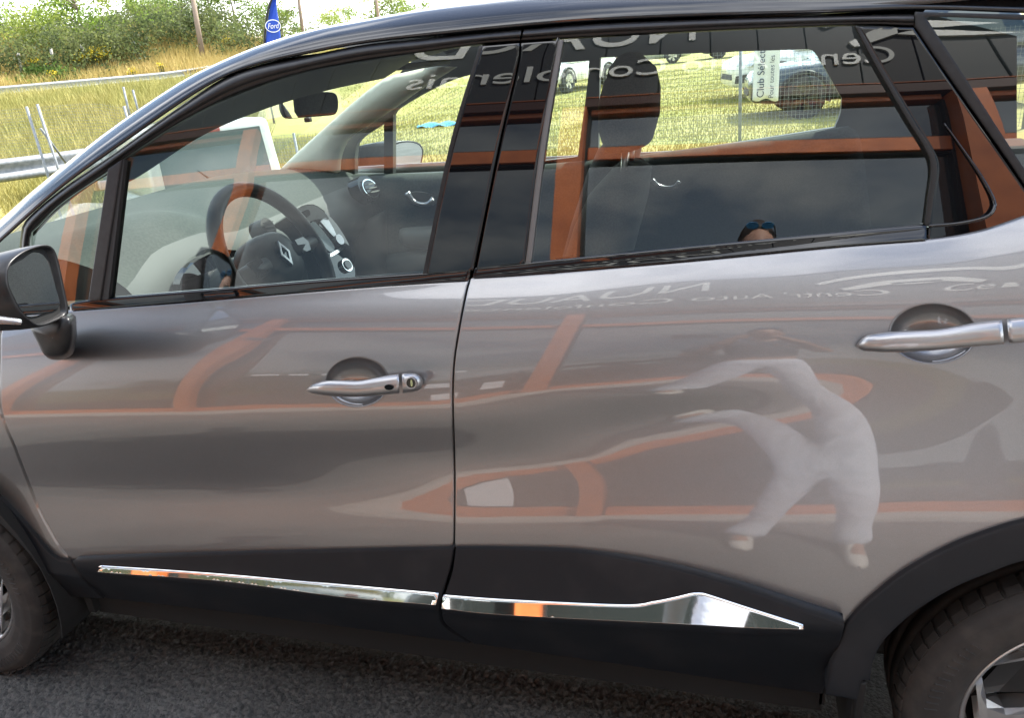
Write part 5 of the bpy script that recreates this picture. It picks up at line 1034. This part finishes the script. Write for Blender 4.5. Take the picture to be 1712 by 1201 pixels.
lettering('badge_lettering', 'Ford', .17, 'banner', flag, fo+fn*.010-fr2*.135-np.array([0, 0, .055]), fr2, (0, 0, 1), .004, width=.27, font_shear=.35)

# ============================ GRASS ============================
def blades(name, X, Y, hmin, hmax, wd, m, label=None):
    n = len(X); z = tz(X, Y); h = rng.uniform(hmin, hmax, n); a = rng.uniform(0, 6.283, n); ln = rng.normal(0, .28, (n, 2))*h[:, None]
    dx, dy = np.cos(a)*wd, np.sin(a)*wd; V_ = np.stack([np.stack([X-dx, Y-dy, z-.02], 1), np.stack([X+dx, Y+dy, z-.02], 1), np.stack([X+ln[:, 0], Y+ln[:, 1], z+h], 1)], 1).reshape(-1, 3).astype(np.float32)
    me = bpy.data.meshes.new('m'); me.vertices.add(3*n); me.vertices.foreach_set('co', V_.ravel()); me.loops.add(3*n); me.loops.foreach_set('vertex_index', np.arange(3*n, dtype=np.int32)); me.polygons.add(n); me.polygons.foreach_set('loop_start', np.arange(0, 3*n, 3, dtype=np.int32)); me.polygons.foreach_set('loop_total', np.full(n, 3, np.int32)); me.update()
    o = put(name, me, m, None, False); o['kind'] = 'stuff'; return o
def scatter(n, px0, px1, d0, d1, pw=1.0):
    px = rng.uniform(px0, px1, n); d = d0+(d1-d0)*rng.uniform(0, 1, n)**pw; r_ = np.array([ray(p, 100) for p in px]); r_ = r_[:, :2]/np.linalg.norm(r_[:, :2], axis=1)[:, None]; return CAMP[0]+r_[:, 0]*d, CAMP[1]+r_[:, 1]*d
X, Y = scatter(150000, 560, 1450, 8, 34, 1.1); k = Y > 5.4; blades('field_grass', X[k], Y[k], .02, .06, .009, 'field_blade')
X, Y = scatter(60000, -80, 560, 8, 17); k = Y > 5.4; blades('verge_grass', X[k], Y[k], .05, .22, .009, 'field_blade')
X, Y = scatter(70000, -80, 420, 17, 33); k = (.75*Y-.66*X < 27.4); blades('meadow_grass', X[k], Y[k], .15, .55, .016, 'field_blade')
X, Y = scatter(130000, -80, 640, 36, 58); k = (.75*Y-.66*X > 34.8); blades('dry_bank_grass', X[k], Y[k], .3, 1.0, .028, 'straw')
# loose chips on the asphalt
gp = MB()
for k in range(150):
    px, py = rng.uniform(0, 1500), rng.uniform(1000, 1240); p = on_z(px, py, 0); s = rng.uniform(.0012, .0035)
    if p[1] > .15: continue
    V_ = [p+rng.uniform(-1, 1, 3)*s*.3+np.array(q)*s for q in [(-1, -1, 0), (1, -.8, 0), (.9, 1, 0), (-1, .8, 0), (-.5, -.5, 1), (.6, -.4, .9), (.4, .6, 1.1), (-.6, .4, .8)]]
    gp.add(V_, [(0, 1, 5, 4), (1, 2, 6, 5), (2, 3, 7, 6), (3, 0, 4, 7), (4, 5, 6, 7)])
gp.build('gravel', 'pale_stone')['kind'] = 'stuff'
tw = MB(); tw.tube([on_z(868, 1160, .004), on_z(880, 1163, .006), on_z(896, 1165, .004)], [.0015, .0018, .0008], 6); tag(tw.build('twig', 'straw', None, True), 'small pale dry twig lying on the asphalt below the sill', 'twig')
